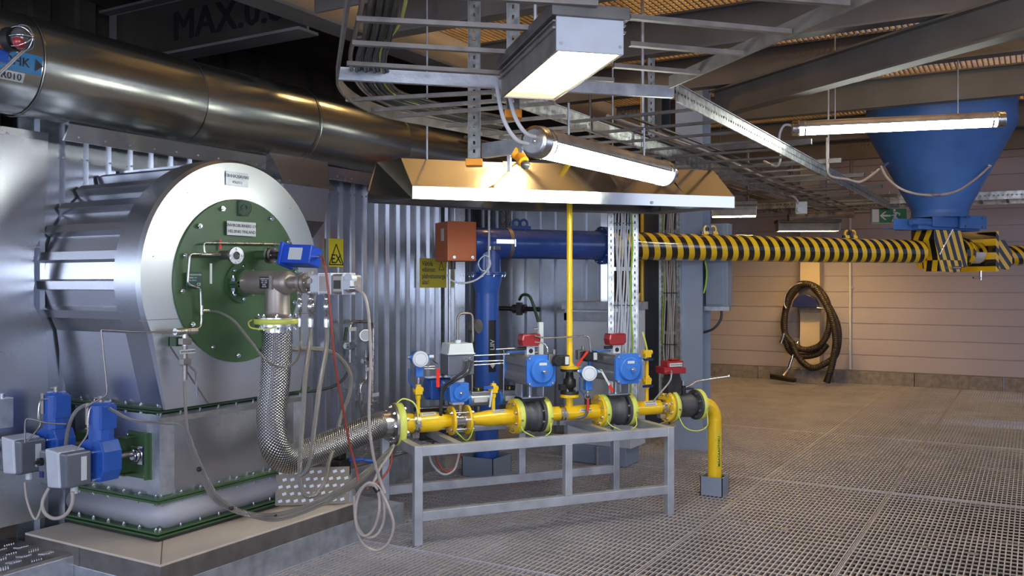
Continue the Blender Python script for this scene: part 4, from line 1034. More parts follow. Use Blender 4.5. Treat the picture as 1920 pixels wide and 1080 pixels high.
# red electric drive on last valve
q = tl(1270, 690, .30)
t = thing('switch_unit', 'red limit switch box with white tag on the last ball valve', 'box', TT(q.x, .37, q.z))
obj('housing', MB().prism([(-.10, -.06, -.045), (.085, -.06, -.045), (.085, -.06, .0), (-.11, -.06, .01)], (0, .12, 0)).bb(-.07, .07, -.05, .05, .005, .05).bb(-.02, .05, -.03, .03, .05, .062), 'red', t, bevel=.006)
sgn = obj('tag_plate', MB().box((.0, -.0525, .022), (.11, .003, .026)), 'white_label', t)
obj('lettering', MB().text('10HHG20AA103', .015, axes((0, -.0545, .022), (1, 0, 0), (0, 0, 1))), 'black', sgn)
obj('bracket', MB().prism([(-.04, -.04, -.045), (.035, -.04, -.045), (.06, -.04, -.10), (.06, -.04, -.19), (-.06, -.04, -.19), (-.06, -.04, -.12)], (0, .08, 0)), 'black_metal', t)
obj('cable_gland', MB().cyl((-.05, -.06, -.02), (-.07, -.10, -.035), .010), 'chrome', t)
obj('cable', MB().tube([(-.07, -.10, -.035), (-.10, -.12, -.09), (-.16, -.08, -.18), (-.20, .02, -.30)], .006), 'cable_grey', t)

# grey servo controller with white cover over the wafer valve
q = tl(856, 690)
t = thing('servo_drive', 'grey servo box with white cover above a blue gearbox', 'actuator', TT(q.x, YC, q.z))
zc_ = tl(856, 663).z - q.z; zt_ = tl(856, 643).z - q.z; zl_ = tl(856, 702).z - q.z
obj('housing', MB().bb(-.085, .10, -.07, .09, zl_, zc_), 'alu_dark', t, bevel=.008)
obj('cover', MB().prism([(-.085, -.075, zc_), (.10, -.075, zc_), (.09, -.065, zt_), (-.07, -.065, zt_)], (0, .16, 0)).bb(-.092, .105, -.082, .09, zc_ - .002, zc_ + .008), 'white_plastic', t, bevel=.006)
obj('indicator', MB().cyl((.01, 0, zt_), (.01, 0, zt_ + .02), .02), 'white_plastic', t)
obj('pedestal', MB().bb(-.03, .04, -.04, .04, zl_ - .05, zl_), 'white_plastic', t, bevel=.004)
zg0, zg1 = tl(856, 752).z - q.z, tl(856, 716).z - q.z
gb = obj('gearbox', MB().prism([(-.065, -.07, zg0), (.045, -.07, zg0), (.065, -.07, zg0 + .02), (.065, -.07, zg1), (-.06, -.07, zg1), (-.075, -.07, zg1 - .03)], (0, .2, 0)), 'blue_cap', t, bevel=.008)
obj('gear_cover', MB().lathe((0, -.07, (zg0 + zg1) / 2), (0, -1, 0), [(0, .055), (.012, .05), (.014, .0485)], 8), 'blue_cap', t)
bolt(gb, (0, -.084, (zg0 + zg1) / 2), (0, -1, 0), .012, .02)
obj('adapter', MB().bb(-.04, .04, -.04, .04, zg0 - .02, zg0), 'alu_light', t, bevel=.003)
for dx in (.035, .07):
    obj('cable_gland', MB().cyl((dx, -.07, zc_ - .03), (dx - .005, -.115, zc_ - .045), .011, n=8), 'chrome', t)
c0 = (.035, -.11, zc_ - .045)
obj('power_cable', MB().tube([c0, (.01, -.13, zc_ - .10), (-.06, -.10, zl_ - .02), (-.12, -.06, zg1 - .03), (-.13, -.05, zg0 - .05), (-.12, 0, zg0 - .15)], .008), 'cable_dark', t)
obj('power_cable', MB().tube([(.07, -.11, zc_ - .045), (.03, -.14, zc_ - .12), (-.05, -.11, zl_ - .03), (-.11, -.06, zg1 - .04), (-.12, -.04, zg0 - .06), (-.11, .01, zg0 - .16)], .008), 'cable_dark', t)
obj('badge', MB().cyl((.06, -.071, zl_ + .025), (.06, -.074, zl_ + .025), .014), 'white_label', t)
# red hang tag at 822,705
q = tl(821, 700, .28)
t = thing('hang_tag', 'red plastic hang tag on a key ring left of the servo box', 'tag', TT(q.x, .28, q.z)); obj('tag_body', MB().box((0, 0, -.03), (.022, .006, .12)), 'red_tag', t); obj('ring', MB().hole_plate((0, 0, .045), (0, 1, 0), .016, .012, .004), 'chrome', t)
obj('strap', MB().cyl((0, 0, .06), (.0, .1, .075), .003), 'cable_dark', t)
q = tl(1092, 672, .30)
t = thing('hang_tag', 'red plastic hang tag tilted behind the tall yellow pipe', 'tag', TT(q.x, .30, q.z)); obj('tag_body', MB().box((0, 0, 0), (.016, .006, .13), Matrix.Rotation(math.radians(40), 4, 'Y')), 'red_tag', t); obj('strap', MB().cyl((.04, 0, .05), (.05, .12, .03), .003), 'cable_dark', t)
q = tl(1137, 712, .16)
t = thing('hang_tag', 'grey and red hang tag in front of the right actuator bracket', 'tag', TT(q.x, .16, q.z)); obj('tag_body', MB().box((0, 0, 0), (.014, .004, .14), Matrix.Rotation(math.radians(-32), 4, 'Y')), 'white_label', t); obj('tag_tip', MB().box((.035, -.004, -.06), (.022, .004, .05), Matrix.Rotation(math.radians(-32), 4, 'Y')), 'red_tag', t)
obj('strap', MB().cyl((-.035, 0, .06), (-.02, .10, .07), .003), 'cable_dark', t)
q = tl(1105, 760, .18)
t = thing('hang_tag', 'narrow red tag hanging below the right pressure transmitter', 'tag', TT(q.x, .2, q.z)); obj('tag_body', MB().box((0, 0, 0), (.014, .004, .085)), 'red_tag', t); obj('ring', MB().hole_plate((0, 0, .062), (0, 1, 0), .024, .018, .004), 'chrome', t)

# second train behind
YB = .62
t = thing('pilot_gas_line', 'thin galvanised pilot gas line running behind the yellow train', 'pipe', TT(0, YB, 0))
obj('pipe', MB().cyl((.25, 0, .66), (1.75, 0, .66), .024, n=20), 'galv', t)
obj('support_channel', MB().bb(.15, 1.7, -.09, -.03, .60, .655), 'galv_stand', t)
for px_ in (866, 905, 962, 1040, 1210):
    x = tx(px_, YB); obj('union', MB().cyl((x - .02, 0, .66), (x + .02, 0, .66), .04, n=8), 'steel_dull', t)
q = tl(897, 748, YB)
def small_act(M, label):
    t = thing('pneumatic_actuator', label, 'actuator', M, 'small silver actuators behind the train')
    obj('body', MB().cyl((-.07, 0, 0), (.07, 0, 0), .048, n=28).box((0, 0, .03), (.13, .08, .05)), 'alu_act', t, bevel=.003)
    obj('end_cap', MB().cyl((-.09, 0, 0), (-.07, 0, 0), .052, n=28), 'blue_cap', t); obj('end_cap', MB().cyl((.09, 0, 0), (.07, 0, 0), .052, n=28), 'blue_cap', t)
    s_ = obj('label_sheet', MB().box((0, -.049, .0), (.10, .003, .035)), 'white_label', t)
    obj('position_indicator', MB().box((0, 0, .07), (.07, .05, .03)), 'black', t, bevel=.006); obj('indicator_window', MB().box((-.01, -.026, .07), (.01, .003, .02)), 'yellow_sign', t)
    obj('foot', MB().cyl((0, 0, -.05), (0, 0, -.12), .014), 'steel_dull', t)
    return t
sa = small_act(TT(q.x, YB, q.z), 'small silver actuator with label between servo gearbox and needle valve')
q = tl(955, 745, YB); dup(sa, TT(q.x, YB, q.z), 'small silver actuator with label half hidden behind the left ball valve')
t = thing('gear_motor', 'dark blue gear motor behind the servo drive gearbox', 'actuator', TT(tx(822, YB), YB, tl(822, 728, YB).z))
obj('housing', MB().cyl((-.09, 0, 0), (.12, 0, 0), .075, n=24).box((0, 0, .0), (.16, .15, .14)), 'blue', t, bevel=.01); obj('cover_sheet', MB().box((.0, -.02, .078), (.2, .1, .006)), 'chrome', t)
t = thing('equipment_box', 'black box with chrome edge behind the left end of the train', 'box', TT(tx(815, .6), .62, tl(815, 778, .6).z - .07))
obj('case', MB().bb(-.12, .12, -.05, .08, -.05, .12), 'black', t, bevel=.004); obj('edge_tube', MB().cyl((-.12, -.055, .125), (.12, -.055, .125), .006), 'chrome', t); obj('stand_off', MB().bb(.07, .09, -.06, -.05, -.05, .1), 'galv', t)
obj('feet', MB().bb(-.1, .1, -.02, .02, -.1, -.05), 'black_metal', t)

# stainless tubing between servo and actuators
t = thing('instrument_air_line', 'three parallel stainless air tubes crossing the blue sand pipe', 'tubing', TT(tx(905, .45), .45, tl(905, 680, .45).z))
for a_, b_ in (((884, 667), (955, 664)), ((884, 678), (945, 676)), ((884, 685), (945, 681))):
    obj('tube_run', MB().cyl(T @ tl(*a_, .42), T @ tl(*b_, .42), .0045), 'chrome', t, True)
obj('tube_run', MB().tube(rounded([T @ tl(930, 655, .4), T @ tl(968, 653, .4)], .02), .0045, curve=False), 'chrome', t, True)
obj('tube_run', MB().tube(rounded([T @ tl(944, 655, .4), T @ tl(945, 662, .4), T @ tl(944, 735, .4)], .02), .0045, curve=False), 'chrome', t, True)
t = thing('instrument_air_line', 'bent stainless air tube reaching from left red box past the yellow pipe', 'tubing', TT(tx(1060, .3), .3, tl(1060, 632, .3).z))
obj('tube_run', MB().tube(rounded([T @ tl(1002, 629, .32), T @ tl(1020, 634, .32), T @ tl(1104, 630, .32), T @ tl(1108, 660, .32)], .03), .006, curve=False), 'stainless', t, True)
obj('tube_run', MB().tube(rounded([T @ tl(1002, 641, .34), T @ tl(1018, 643, .34), T @ tl(1026, 650, .34), T @ tl(1026, 668, .3)], .02), .006, curve=False), 'chrome', t, True)
t = thing('instrument_air_line', 'short stainless tubes beside the left pressure transmitter', 'tubing', TT(tx(810, .45), .45, tl(810, 688, .45).z))
obj('tube_run', MB().cyl(T @ tl(796, 688, .42), T @ tl(826, 686, .42), .0045).cyl(T @ tl(796, 692, .42), T @ tl(822, 691, .42), .0045), 'chrome', t, True)
t = thing('conduit_drop', 'thin bent conduit pipe dropping to the servo box', 'conduit', T @ V((tx(860, .6), .6, 1.0)))
obj('tube_run', MB().tube(rounded([T @ tl(858, 645, .6), T @ tl(858, 588, .6), T @ tl(886, 587, .6), T @ tl(887, 640, .6)], .04), .009, curve=False), 'steel_dull', t, True)
obj('tube_run', MB().cyl(T @ tl(843, 720, .6), T @ tl(843, 505, .6), .007), 'galv', t, True)
t = thing('pressure_gauge', 'round steel gauge half hidden behind the blue sand pipe', 'gauge', T @ tl(885, 612, .7))
fdir = (O - T @ tl(885, 612, .7)).normalized()
obj('case', MB().cyl(T @ tl(885, 612, .75), T @ tl(885, 612, .75) + fdir * .03 + RT * .05, .05, n=32), 'steel_dull', t, True)
obj('stem', MB().tube([T @ tl(885, 620, .75), T @ tl(885, 700, .75), T @ V((tx(885, .7), .68, .70)), T @ V((tx(885, .7), YB, .67))], .008), 'steel_dull', t, True)

# manifold block with row of fittings (right of left red box)
q = tl(1013, 636, .55)
t = thing('air_manifold', 'white upright manifold with a row of push fittings', 'manifold', TT(q.x, .55, tl(1013, 668, .55).z))
za = tl(1013, 668, .55).z; zb2 = tl(1013, 604, .55).z
obj('block', MB().bb(-.018, .018, -.018, .018, 0, zb2 - za), 'white_plastic', t, bevel=.003)
for i in range(5): obj('fitting', MB().cyl((-.018, 0, .03 + i * .042), (-.055, 0, .03 + i * .042), .010, n=8), 'chrome', t)
# back wall valve with black pipe
t = thing('wall_valve', 'black pipe stub with clamped valve behind the blue sand pipe', 'valve', PY(975, 578, 7.3))
obj('pipe', MB().cyl(PY(935, 578, 7.35), PY(1012, 580, 7.35), .022), 'black', t, True)
obj('body', MB().cyl(PY(963, 579, 7.35), PY(986, 579, 7.35), .042).box(PY(974, 579, 7.3), (.05, .05, .12)), 'black_metal', t, True, bevel=.004)
obj('lever', MB().tube([PY(974, 562, 7.3), PY(980, 553, 7.25), PY(992, 555, 7.2), PY(1000, 572, 7.2), PY(1010, 605, 7.2)], .014, 8), 'green_dark', t, True)
obj('wall_pipe', MB().cyl(PY(975, 579, 7.35), PY(975, 579, 7.70), .02), 'black', t, True)

# ================================================================== BLUE SAND PIPE + CONVEYOR
S0 = P(913, 455, 7.5); S0.z = 1.93; ED = (P(1720, 470, 9.5) - P(940, 458, 7.5)); ED.z = 0; ED.normalize(); CR = .127
Mc = frame(S0, ED); Mci = Mc.inverted()
def cx(px):  # distance along conveyor for a pixel column
    u = (px - 960) / F_PX; p0 = S0 - O; return (u * p0.dot(FW) - p0.dot(RT)) / (ED.dot(RT) - u * ED.dot(FW))
t = thing('sand_drop_pipe', 'blue vertical sand pipe with LIIV label standing in a grey sleeve', 'pipe', Matrix.Translation(V((S0.x, S0.y, 0))))
vr = .0985
zfl = 1.6 - (513 - 530) / 1680 * 7.5; zcone = 1.6 - (552 - 530) / 1680 * 7.5
obj('pipe', MB().lathe((0, 0, .02), (0, 0, 1), [(0, vr), (zcone - .02, vr), (zcone + .0, vr), (zcone + .10, vr * 1.25), (zfl - .012, vr * 1.27)], 40), 'blue', t)
f_ = obj('flange', MB().lathe((0, 0, zfl - .012), (0, 0, 1), [(0, .165), (.010, .165)], 40).lathe((0, 0, zfl + .002), (0, 0, 1), [(0, .165), (.010, .165)], 40), 'blue_conv', t)
ring_bolts(f_, (0, 0, zfl - .012), (0, 0, -1), .148, 10, .009, .010)
ld = (O - S0); ld.z = 0; ld.normalize(); ld = Matrix.Rotation(math.radians(28), 3, 'Z') @ ld
ML = axes(V((0, 0, 1.02)) + ld * (vr + .001), (0, 0, 1), ld.cross(V((0, 0, 1))))
lz = lambda py: 1.6 - (py - 530) / 1680 * 7.45
m = MB(); wrap_label(m, vr + .001, lz(697) - 1.02, lz(600) - 1.02, -.035, .035, ML); s_ = obj('pipe_label', m, 'black', t)
m = MB(); m.text('LIIV', .055, ML @ Matrix.Translation((lz(646) - 1.02, 0, .002)), 'CENTER', (vr,)); m.prism([ML @ V((lz(690) - 1.02, 0, .002)), ML @ V((lz(694) + .05 - 1.02, -.025, .0)), ML @ V((lz(694) + .05 - 1.02, .025, .0))], ML.to_3x3() @ V((0, 0, .002))); obj('lettering', m, 'white_label', s_)
t = thing('floor_sleeve', 'large square grey floor sleeve around the blue sand pipe', 'sleeve', Matrix.Translation(V((S0.x, S0.y, 0))), 'grey square floor sleeves'); sleeve(t, .30, .16)
# conveyor
t = thing('screw_conveyor', 'long horizontal screw conveyor pipe, blue then black and yellow striped', 'conveyor', Mc)
obj('head_tee', MB().lathe((-.15, 0, 0), (1, 0, 0), [(0, .13), (.012, .13), (.014, CR + .004), (.19, CR + .004), (.32, CR + .004)], 44).lathe((0, 0, 0), (0, 0, -1), [(0, .115), (1.93 - zfl - .012, .118)], 40), 'blue_conv', t)
xs_ = cx(1130)
obj('blue_tube', MB().cyl((.17, 0, 0), (xs_, 0, 0), CR, n=44), 'blue_conv', t)
obj('clamp_ring', MB().lathe((.165, 0, 0), (1, 0, 0), [(0, CR + .008), (.035, CR + .008)], 44), 'steel_dull', t)
obj('clamp_bracket', MB().box((.1, -CR - .02, .01), (.16, .02, .035)).cyl((.19, -CR - .03, .03), (.19, -CR - .03, -.03), .008), 'chrome', t)
f_ = obj('flange', MB().cyl((xs_ - .022, 0, 0), (xs_ - .004, 0, 0), .168, n=44).cyl((xs_, 0, 0), (xs_ + .018, 0, 0), .168, n=44), 'blue_conv', t); ring_bolts(f_, (xs_ + .018, 0, 0), (1, 0, 0), .150, 10, .009, .012); ring_bolts(f_, (xs_ - .022, 0, 0), (-1, 0, 0), .150, 10, .009, .012)
xe_ = cx(1722)
obj('striped_tube', MB().lathe((xs_ + .018, 0, 0), (1, 0, 0), [(0, CR), (xe_ - xs_ - .018, CR)], 48), 'hazard_pipe', t)
def lug(x, m_): 
    c = V((x, 0, CR + .045)); m = MB()
    m.hole_plate(c + V((-.035, -.006, 0)), (0, 1, 0), .042, .024, .014).hole_plate(c + V((.035, -.006, 0)), (0, 1, 0), .042, .024, .014).box((x, .0, CR + .012), (.20, .014, .03)); obj('lifting_lug', m, m_, t)
lug(cx(975), 'blue_conv'); lug(cx(1331), 'hazard_box'); lug(cx(1594), 'hazard_box')
# orange junction box at the pipe head
ob = P(848, 460, 7.35)
t = thing('drive_cover_box', 'orange-brown square cover box at the left end of the blue conveyor', 'box', Mc @ Matrix.Translation(V((-.28, -.02, 0))))
obj('cover', MB().bb(-.13, .12, -.14, .16, -.155, .165), 'orange_box', t, bevel=.006)
for sx in (-.075, .085): bolt(t, (sx + .0, -.14, -.125), (0, -1, 0), .014, .008, 'chrome')
obj('data_label', MB().box((-.131, -.02, .06), (.003, .06, .10)), 'white_label', t)
obj('gland', MB().cyl((-.06, -.08, -.155), (-.06, -.08, -.22), .02), 'black', t)
t = thing('coiled_cable', 'grey control cable with round loop below the orange box', 'cable', P(890, 480, 7.2))
obj('cable_run', MB().tube([P(840, 515, 7.25), P(845, 525, 7.2), P(866, 531, 7.2), P(890, 526, 7.2), P(908, 513, 7.2), P(917, 498, 7.2), P(917, 480, 7.2), P(917, 390, 7.2)], .008), 'cable_white', t, True)
obj('loop', MB().tube([P(907, 480, 7.19), P(897, 492, 7.19), P(902, 506, 7.19), P(913, 507, 7.19), P(920, 495, 7.19), P(916, 482, 7.19)], .005, closed=True), 'cable_white', t, True)
t = thing('conduit_pipe', 'thin vertical steel conduit in front of the blue conveyor head', 'conduit', P(917, 488, 7.22)); obj('pipe', MB().cyl(P(917, 488, 7.24), P(917, 385, 7.24), .010), 'stainless', t, True)
obj('clip', MB().box(P(925, 465, 7.24), (.12, .03, .03)), 'chrome', t, True)
# chains above the conveyor
t = thing('hanging_chain', 'rusty steel chain hanging over the blue conveyor lug', 'chain', P(949, 420, 7.6))
for i in range(7):
    for px_ in (943, 955): obj('link', MB().hole_plate(P(px_, 425 - i * 6, 7.62), (1 if i % 2 else .2, 0 if i % 2 else 1, 0), .018, .010, .008, 12), 'steel_dull', t, True)

# ---- hopper
xh_ = cx(1762)
t = thing('sand_hopper', 'big blue conical sand hopper above the striped conveyor', 'hopper', Mc @ Matrix.Translation(V((xh_, 0, 0))))
zt_ = lambda py, d=9.6: CAMZ - (py - 530) / 1680 * d - 1.93
obj('cone', MB().lathe((0, 0, zt_(408)), (0, 0, 1), [(0, .30), (.03, .285), (zt_(393) - zt_(408), .285), (zt_(240) - zt_(408), .735), (zt_(235) - zt_(408), .745), (zt_(150) - zt_(408), .745)], 56), 'blue_hopper', t)
obj('gate_frame', MB().bb(-.50, .42, -.16, .16, zt_(432), zt_(412)).bb(-.33, .38, -.20, -.18, zt_(427), zt_(408)), 'blue_hopper', t, bevel=.004)
pb = obj('gate_plate', MB().bb(.03, .43, -.24, -.215, zt_(429), zt_(404)), 'blue_hopper', t, bevel=.003)
for sx in (.10, .36):
    for sz in (zt_(425), zt_(408)): bolt(pb, (sx, -.24, sz), (0, -1, 0), .014, .01, 'steel_dull')
obj('gate_plate', MB().bb(-.72, -.36, -.06, .12, zt_(431), zt_(429)).bb(-.76, -.36, -.08, -.065, zt_(433), zt_(413)), 'blue_hopper', t, bevel=.003)
obj('slide_rod', MB().cyl((-.6, -.15, zt_(420)), (.05, -.15, zt_(420)), .03), 'blue_hopper', t)
# striped inlet box + drive end
t = thing('conveyor_inlet', 'black and yellow striped inlet chute and drive end below the hopper', 'machine', Mc @ Matrix.Translation(V((xh_, 0, 0))))
zz = zt_
obj('chute', MB().prism([(-.26, -.15, zz(432)), (.14, -.15, zz(432)), (.24, -.15, zz(484)), (.24, -.15, zz(500)), (-.16, -.15, zz(504)), (-.22, -.15, zz(470)), (-.26, -.15, zz(450))], (0, .30, 0)), 'hazard_box', t, bevel=.004)
obj('lower_door', MB().prism([(-.22, -.17, zz(488)), (.14, -.17, zz(488)), (.12, -.17, zz(509)), (.02, -.17, zz(511)), (-.20, -.17, zz(509))], (0, .2, 0)), 'hazard_box', t, bevel=.004)
obj('latch', MB().cyl((-.05, -.20, zz(502)), (.06, -.20, zz(502)), .016), 'chrome', t)
obj('drive_tube', MB().lathe((.22, 0, 0), (1, 0, 0), [(0, .16), (.02, .165), (.16, .15), (.17, .12), (.46, .12)], 40), 'hazard_pipe', t)
m = MB(); wrap_label(m, .124, -.09, .09, -.10, .06, axes(V((.48, -.112, -.055)), (1, 0, 0), (0, -.44, .9))); obj('cover_plate', m, 'alu_light', t)
obj('round_flange', MB().cyl((.335, 0, 0), (.36, 0, 0), .165, n=40), 'hazard_box_b', t); obj('square_flange', MB().bb(.60, .645, -.22, .22, -.21, .23), 'hazard_box_b', t, bevel=.003)
obj('gear_housing', MB().prism([(.645, -.15, .14), (.84, -.15, .14), (.96, -.15, .0), (.96, -.15, -.12), (.90, -.15, -.19), (.645, -.15, -.16)], (0, .3, 0)), 'hazard_box_b', t, bevel=.006)
obj('motor', MB().cyl((.96, 0, -.02), (1.35, 0, -.02), .12, n=28), 'hazard_box_b', t)
obj('eye_bolt', MB().hole_plate((.68, -.006, .18), (0, 1, 0), .03, .018, .014), 'yellow', t)
obj('crank', MB().cyl((.58, -.05, -.2), (.58, -.05, -.30), .012).cyl((.46, -.05, -.275), (.60, -.05, -.275), .010), 'chrome', t)
obj('rod', MB().cyl((-.12, -.26, zz(432)), (-.24, -.2, zz(478)), .008), 'chrome', t)
# vibration hoses on hopper
t = thing('air_hose_loop', 'beige air hose draped around the blue hopper cone', 'hose', Mc @ Matrix.Translation(V((xh_, -.3, zz(365)))))
dH = 9.0
obj('hose_run', MB().tube([P(1551, 258, dH - .9), P(1551, 310, dH - .9), P(1557, 330, dH - .8), P(1588, 336, dH - .6), P(1612, 341, dH - .5), P(1632, 330, dH - .4), P(1648, 317, dH - .3)], .012), 'cable_beige', t, True)
obj('hose_run', MB().tube([P(1652, 312, dH - .2), P(1665, 335, dH - .3), P(1695, 357, dH - .42), P(1740, 366, dH - .3), P(1790, 360, dH - .1), P(1830, 335, dH + .2), P(1856, 311, dH + .3)], .012), 'cable_beige', t, True)
obj('fitting', MB().cyl(P(1636, 324, dH - .3), P(1664, 306, dH - .1), .014), 'chrome', t, True); obj('fitting', MB().cyl(P(1840, 302, dH + .35), P(1858, 312, dH + .3), .014), 'chrome', t, True); obj('fitting', MB().cyl(P(1732, 366, dH - .3), P(1762, 365, dH - .25), .016).cyl(P(1748, 358, dH - .1), P(1748, 366, dH - .3), .014), 'chrome', t, True)

# ================================================================== HOOD
zl0, zl1 = 2.125, 2.205
hA = P(773, 350, 5.6); hB = P(1377, 370, 6.3); hC = P(1240, 398, 6.88); hD = P(925, 390, 6.52); hE = P(689, 363, 5.9)
base_ = [V((p.x, p.y, 0)) for p in (hA, hB, hC, hD, hE)]
t = thing('extract_hood', 'polished sheet extraction hood with bright front lip over the gas train', 'hood', Matrix.Translation(V((hA.x, hA.y, zl0))))
m = MB()
for i in range(4):
    a, b = base_[i], base_[(i + 1) % 5]; m.bar(V((a.x, a.y, (zl0 + zl1) / 2)), V((b.x, b.y, (zl0 + zl1) / 2)), .004, zl1 - zl0)
obj('lip', m, 'hood_sheet', t, True)
tA = P(751, 297, 5.72); tB = P(1268, 326, 6.55); tB2 = P(1339, 331, 6.62)
ztop = 2.42
cen = sum(base_, V((0, 0, 0))) / 5
def inward(p, k, z): q = p + (cen - p) * k; return V((q.x, q.y, z))
tops = [PZ(751, 297, ztop), PZ(1339, 328, ztop), inward(base_[2], .25, ztop), inward(base_[3], .15, ztop), inward(base_[4], .02, ztop)]
# keep the top inside the plan
tops[0] = V((*(base_[0] + (base_[4] - base_[0]) * .30 + N * .18).xy, ztop)); 
tops[0] = P(752, 297, 5.9); tops[0].z = ztop; tops[1] = P(1338, 330, 6.65); tops[1].z = ztop
bl = [V((p.x, p.y, zl1)) for p in base_]; tops[4] = P(706, 303, 6.1); tops[4].z = ztop
m = MB(); ea = V((hE.x, hE.y, hE.z)); m.face([m.bm.verts.new(q) for q in (ea, V((base_[0].x, base_[0].y, zl0)), bl[0], tops[0], tops[4])]); obj('left_cheek', m, 'duct_sheet', t, True)
m = MB(); vb = [m.bm.verts.new(p) for p in bl]; vt = [m.bm.verts.new(p) for p in tops]
# front slope split in plates
NS = 3
for i in range(1, 4): m.face([vb[i], vb[(i + 1) % 5], vt[(i + 1) % 5], vt[i]])
m.face(vt)
obj('canopy', m, 'hood_sheet', t, True)
segs_ = [0, .30, .62, .83, 1]
for k in range(4):
    f0, f1 = segs_[k], segs_[k + 1]; m = MB(); j = (.0, .015, -.01, .012)[k]
    q = [bl[0].lerp(bl[1], f0), bl[0].lerp(bl[1], f1), tops[0].lerp(tops[1], f1) + V((0, 0, j)), tops[0].lerp(tops[1], f0) + V((0, 0, j * .5))]
    m.face([m.bm.verts.new(p) for p in q]); obj('front_slope', m, 'hood_sheet', t, True)
m = MB(); inn = [inward(p, .10, zl0 + .012) for p in base_]; vb = [m.bm.verts.new(V((p.x, p.y, zl0))) for p in base_]; vi = [m.bm.verts.new(p) for p in inn]
for i in range(5): m.face([vb[i], vb[(i + 1) % 5], vi[(i + 1) % 5], vi[i]])
obj('inner_gutter', m, 'steel_dull', t, True)
bolt(t, base_[0].lerp(base_[1], .72) + V((0, 0, zl0 + .02)) - N * .002, -N, .012, .006, 'galv', True)
for f, zt2 in ((.1, 3.6), (.9, 3.6)):
    p = tops[0].lerp(tops[2], f); obj('hanger_rod', MB().cyl(p, V((p.x, p.y, 3.9)), .006), 'galv', t, True)

# ================================================================== LAMPS
def tube_lamp(M, L, r, label, em, g='fluorescent tube lamps'):
    t = thing('tube_lamp', label, 'lamp', M, g)    # x along, hung at z up
    obj('glowing_tube', MB().cyl((-L / 2 + .05, 0, -.1 * r), (L / 2 - .05, 0, -.1 * r), r * .86, n=28), em, t)
    m = MB(); n = 20      # upper reflector shell (half pipe with thickness)
    for rr in (r * .98,):
        R0 = [[V((x, rr * math.cos(a), rr * math.sin(a))) for a in [PI * i / n for i in range(n + 1)]] + [V((x, (rr - .006) * math.cos(a), (rr - .006) * math.sin(a) + .001)) for a in [PI - PI * i / n for i in range(n + 1)]] for x in (-L / 2 + .01, L / 2 - .01)]
        m.rings(R0, 2 * (n + 1), True, True)
    obj('reflector_shell', m, 'galv_dull', t)
    for s_ in (-1, 1):
        obj('end_cap', MB().lathe((s_ * L / 2, 0, 0), (-s_, 0, 0), [(0, r * .75), (.006, r * .95), (.012, r), (.045, r), (.05, r * 1.06), (.062, r * 1.06), (.064, r)], 36), 'stainless', t)
        obj('clamp_band', MB().lathe((s_ * (L / 2 - .10), 0, 0), (1, 0, 0), [(0, r * 1.02), (.012, r * 1.02)], 32, False), 'stainless', t)
    return t
p0 = P(1002, 262, 4.3); p1 = P(1250, 331, 5.6); c = (p0 + p1) / 2; dv = p1 - p0; dv.z = 0
c.z = 2.278
tA_ = tube_lamp(frame(c, dv), dv.length + .03, .076, 'large clear tube lamp hanging in front of the extraction hood', 'tube_light')
for s_ in (-.45, .45): obj('hanger', MB().cyl((s_, 0, .07), (s_, 0, .24), .006), 'galv', tA_)
obj('supply_cable', MB().tube([(-.79, -.01, .02), (-.86, -.0, .03), (-.92, .02, .10), (-.93, .05, .22), (-.92, .08, .30)], .010), 'cable_white', tA_)
obj('supply_cable', MB().tube([(-.79, .03, -.01), (-.88, .04, .0), (-.95, .06, .08), (-.97, .08, .20), (-.96, .10, .30)], .010), 'cable_white', tA_)
obj('cap_screw', MB().cyl((-.79, 0, 0), (-.80, 0, 0), .012), 'chrome', tA_)
p0 = P(1484, 240, 7.3); p1 = P(1886, 222, 6.87); c = (p0 + p1) / 2; dv = p1 - p0; c.z = 2.855; dv.z = 0
tB_ = tube_lamp(frame(c, dv), dv.length, .06, 'tube lamp hanging in front of the blue hopper', 'tube_light_far')
for s_ in (-.45, .45): obj('hanger', MB().cyl((s_, 0, .05), (s_, 0, .80), .005), 'galv', tB_)
obj('supply_cable', MB().tube([(-.77, 0, .02), (-.84, 0, .03), (-.88, 0, -.06), (-.87, 0, -.22), (-.9, .02, -.30), (-1.0, .3, -.22)], .010), 'cable_white', tB_)
# warm floodlight fixtures
def box_lamp(M, L, W, Hh, label, em='warm_light'):
    t = thing('box_lamp', label, 'lamp', M, 'warm box lamps')   # x along length, glow facing -z, origin bottom centre
    obj('glowing_glass', MB().bb(-L / 2 + .012, L / 2 - .012, -W / 2 + .012, W / 2 - .012, .0, .006), em, t)
    m = MB().bb(-L / 2, L / 2, -W / 2, -W / 2 + .012, -.006, Hh).bb(-L / 2, L / 2, W / 2 - .012, W / 2, -.006, Hh).bb(-L / 2, L / 2, -W / 2, W / 2, Hh - .01, Hh)
    for sy in (-1, 1): m.bb(-L / 2, L / 2, sy * (W / 2 + .006) - .006, sy * (W / 2 + .006) + .006, Hh * .62, Hh * .70).bb(-L / 2, L / 2, sy * (W / 2 + .006) - .006, sy * (W / 2 + .006) + .006, Hh * .84, Hh * .9)
    obj('housing', m, 'galv_dull', t, bevel=.002)
    for s_ in (-1, 1):
        e_p = obj('end_plate', MB().bb(s_ * L / 2 - .006, s_ * L / 2 + .006, -W / 2, W / 2, -.006, Hh), 'alu_light', t, bevel=.002)
        for sy in (-1, 1): bolt(e_p, (s_ * (L / 2 + .006), sy * (W / 2 - .015), .02), (s_, 0, 0), .006, .004, 'galv')
    obj('top_tray', MB().bb(-L / 2 - .02, L / 2 + .02, -W / 2 - .02, W / 2 + .02, Hh, Hh + .045), 'galv_dark', t, bevel=.003)
    return t
near = P(1106, 96.5, 3.16); far = P(991, 185, 3.95); near.z = far.z = 2.416; dv = near - far
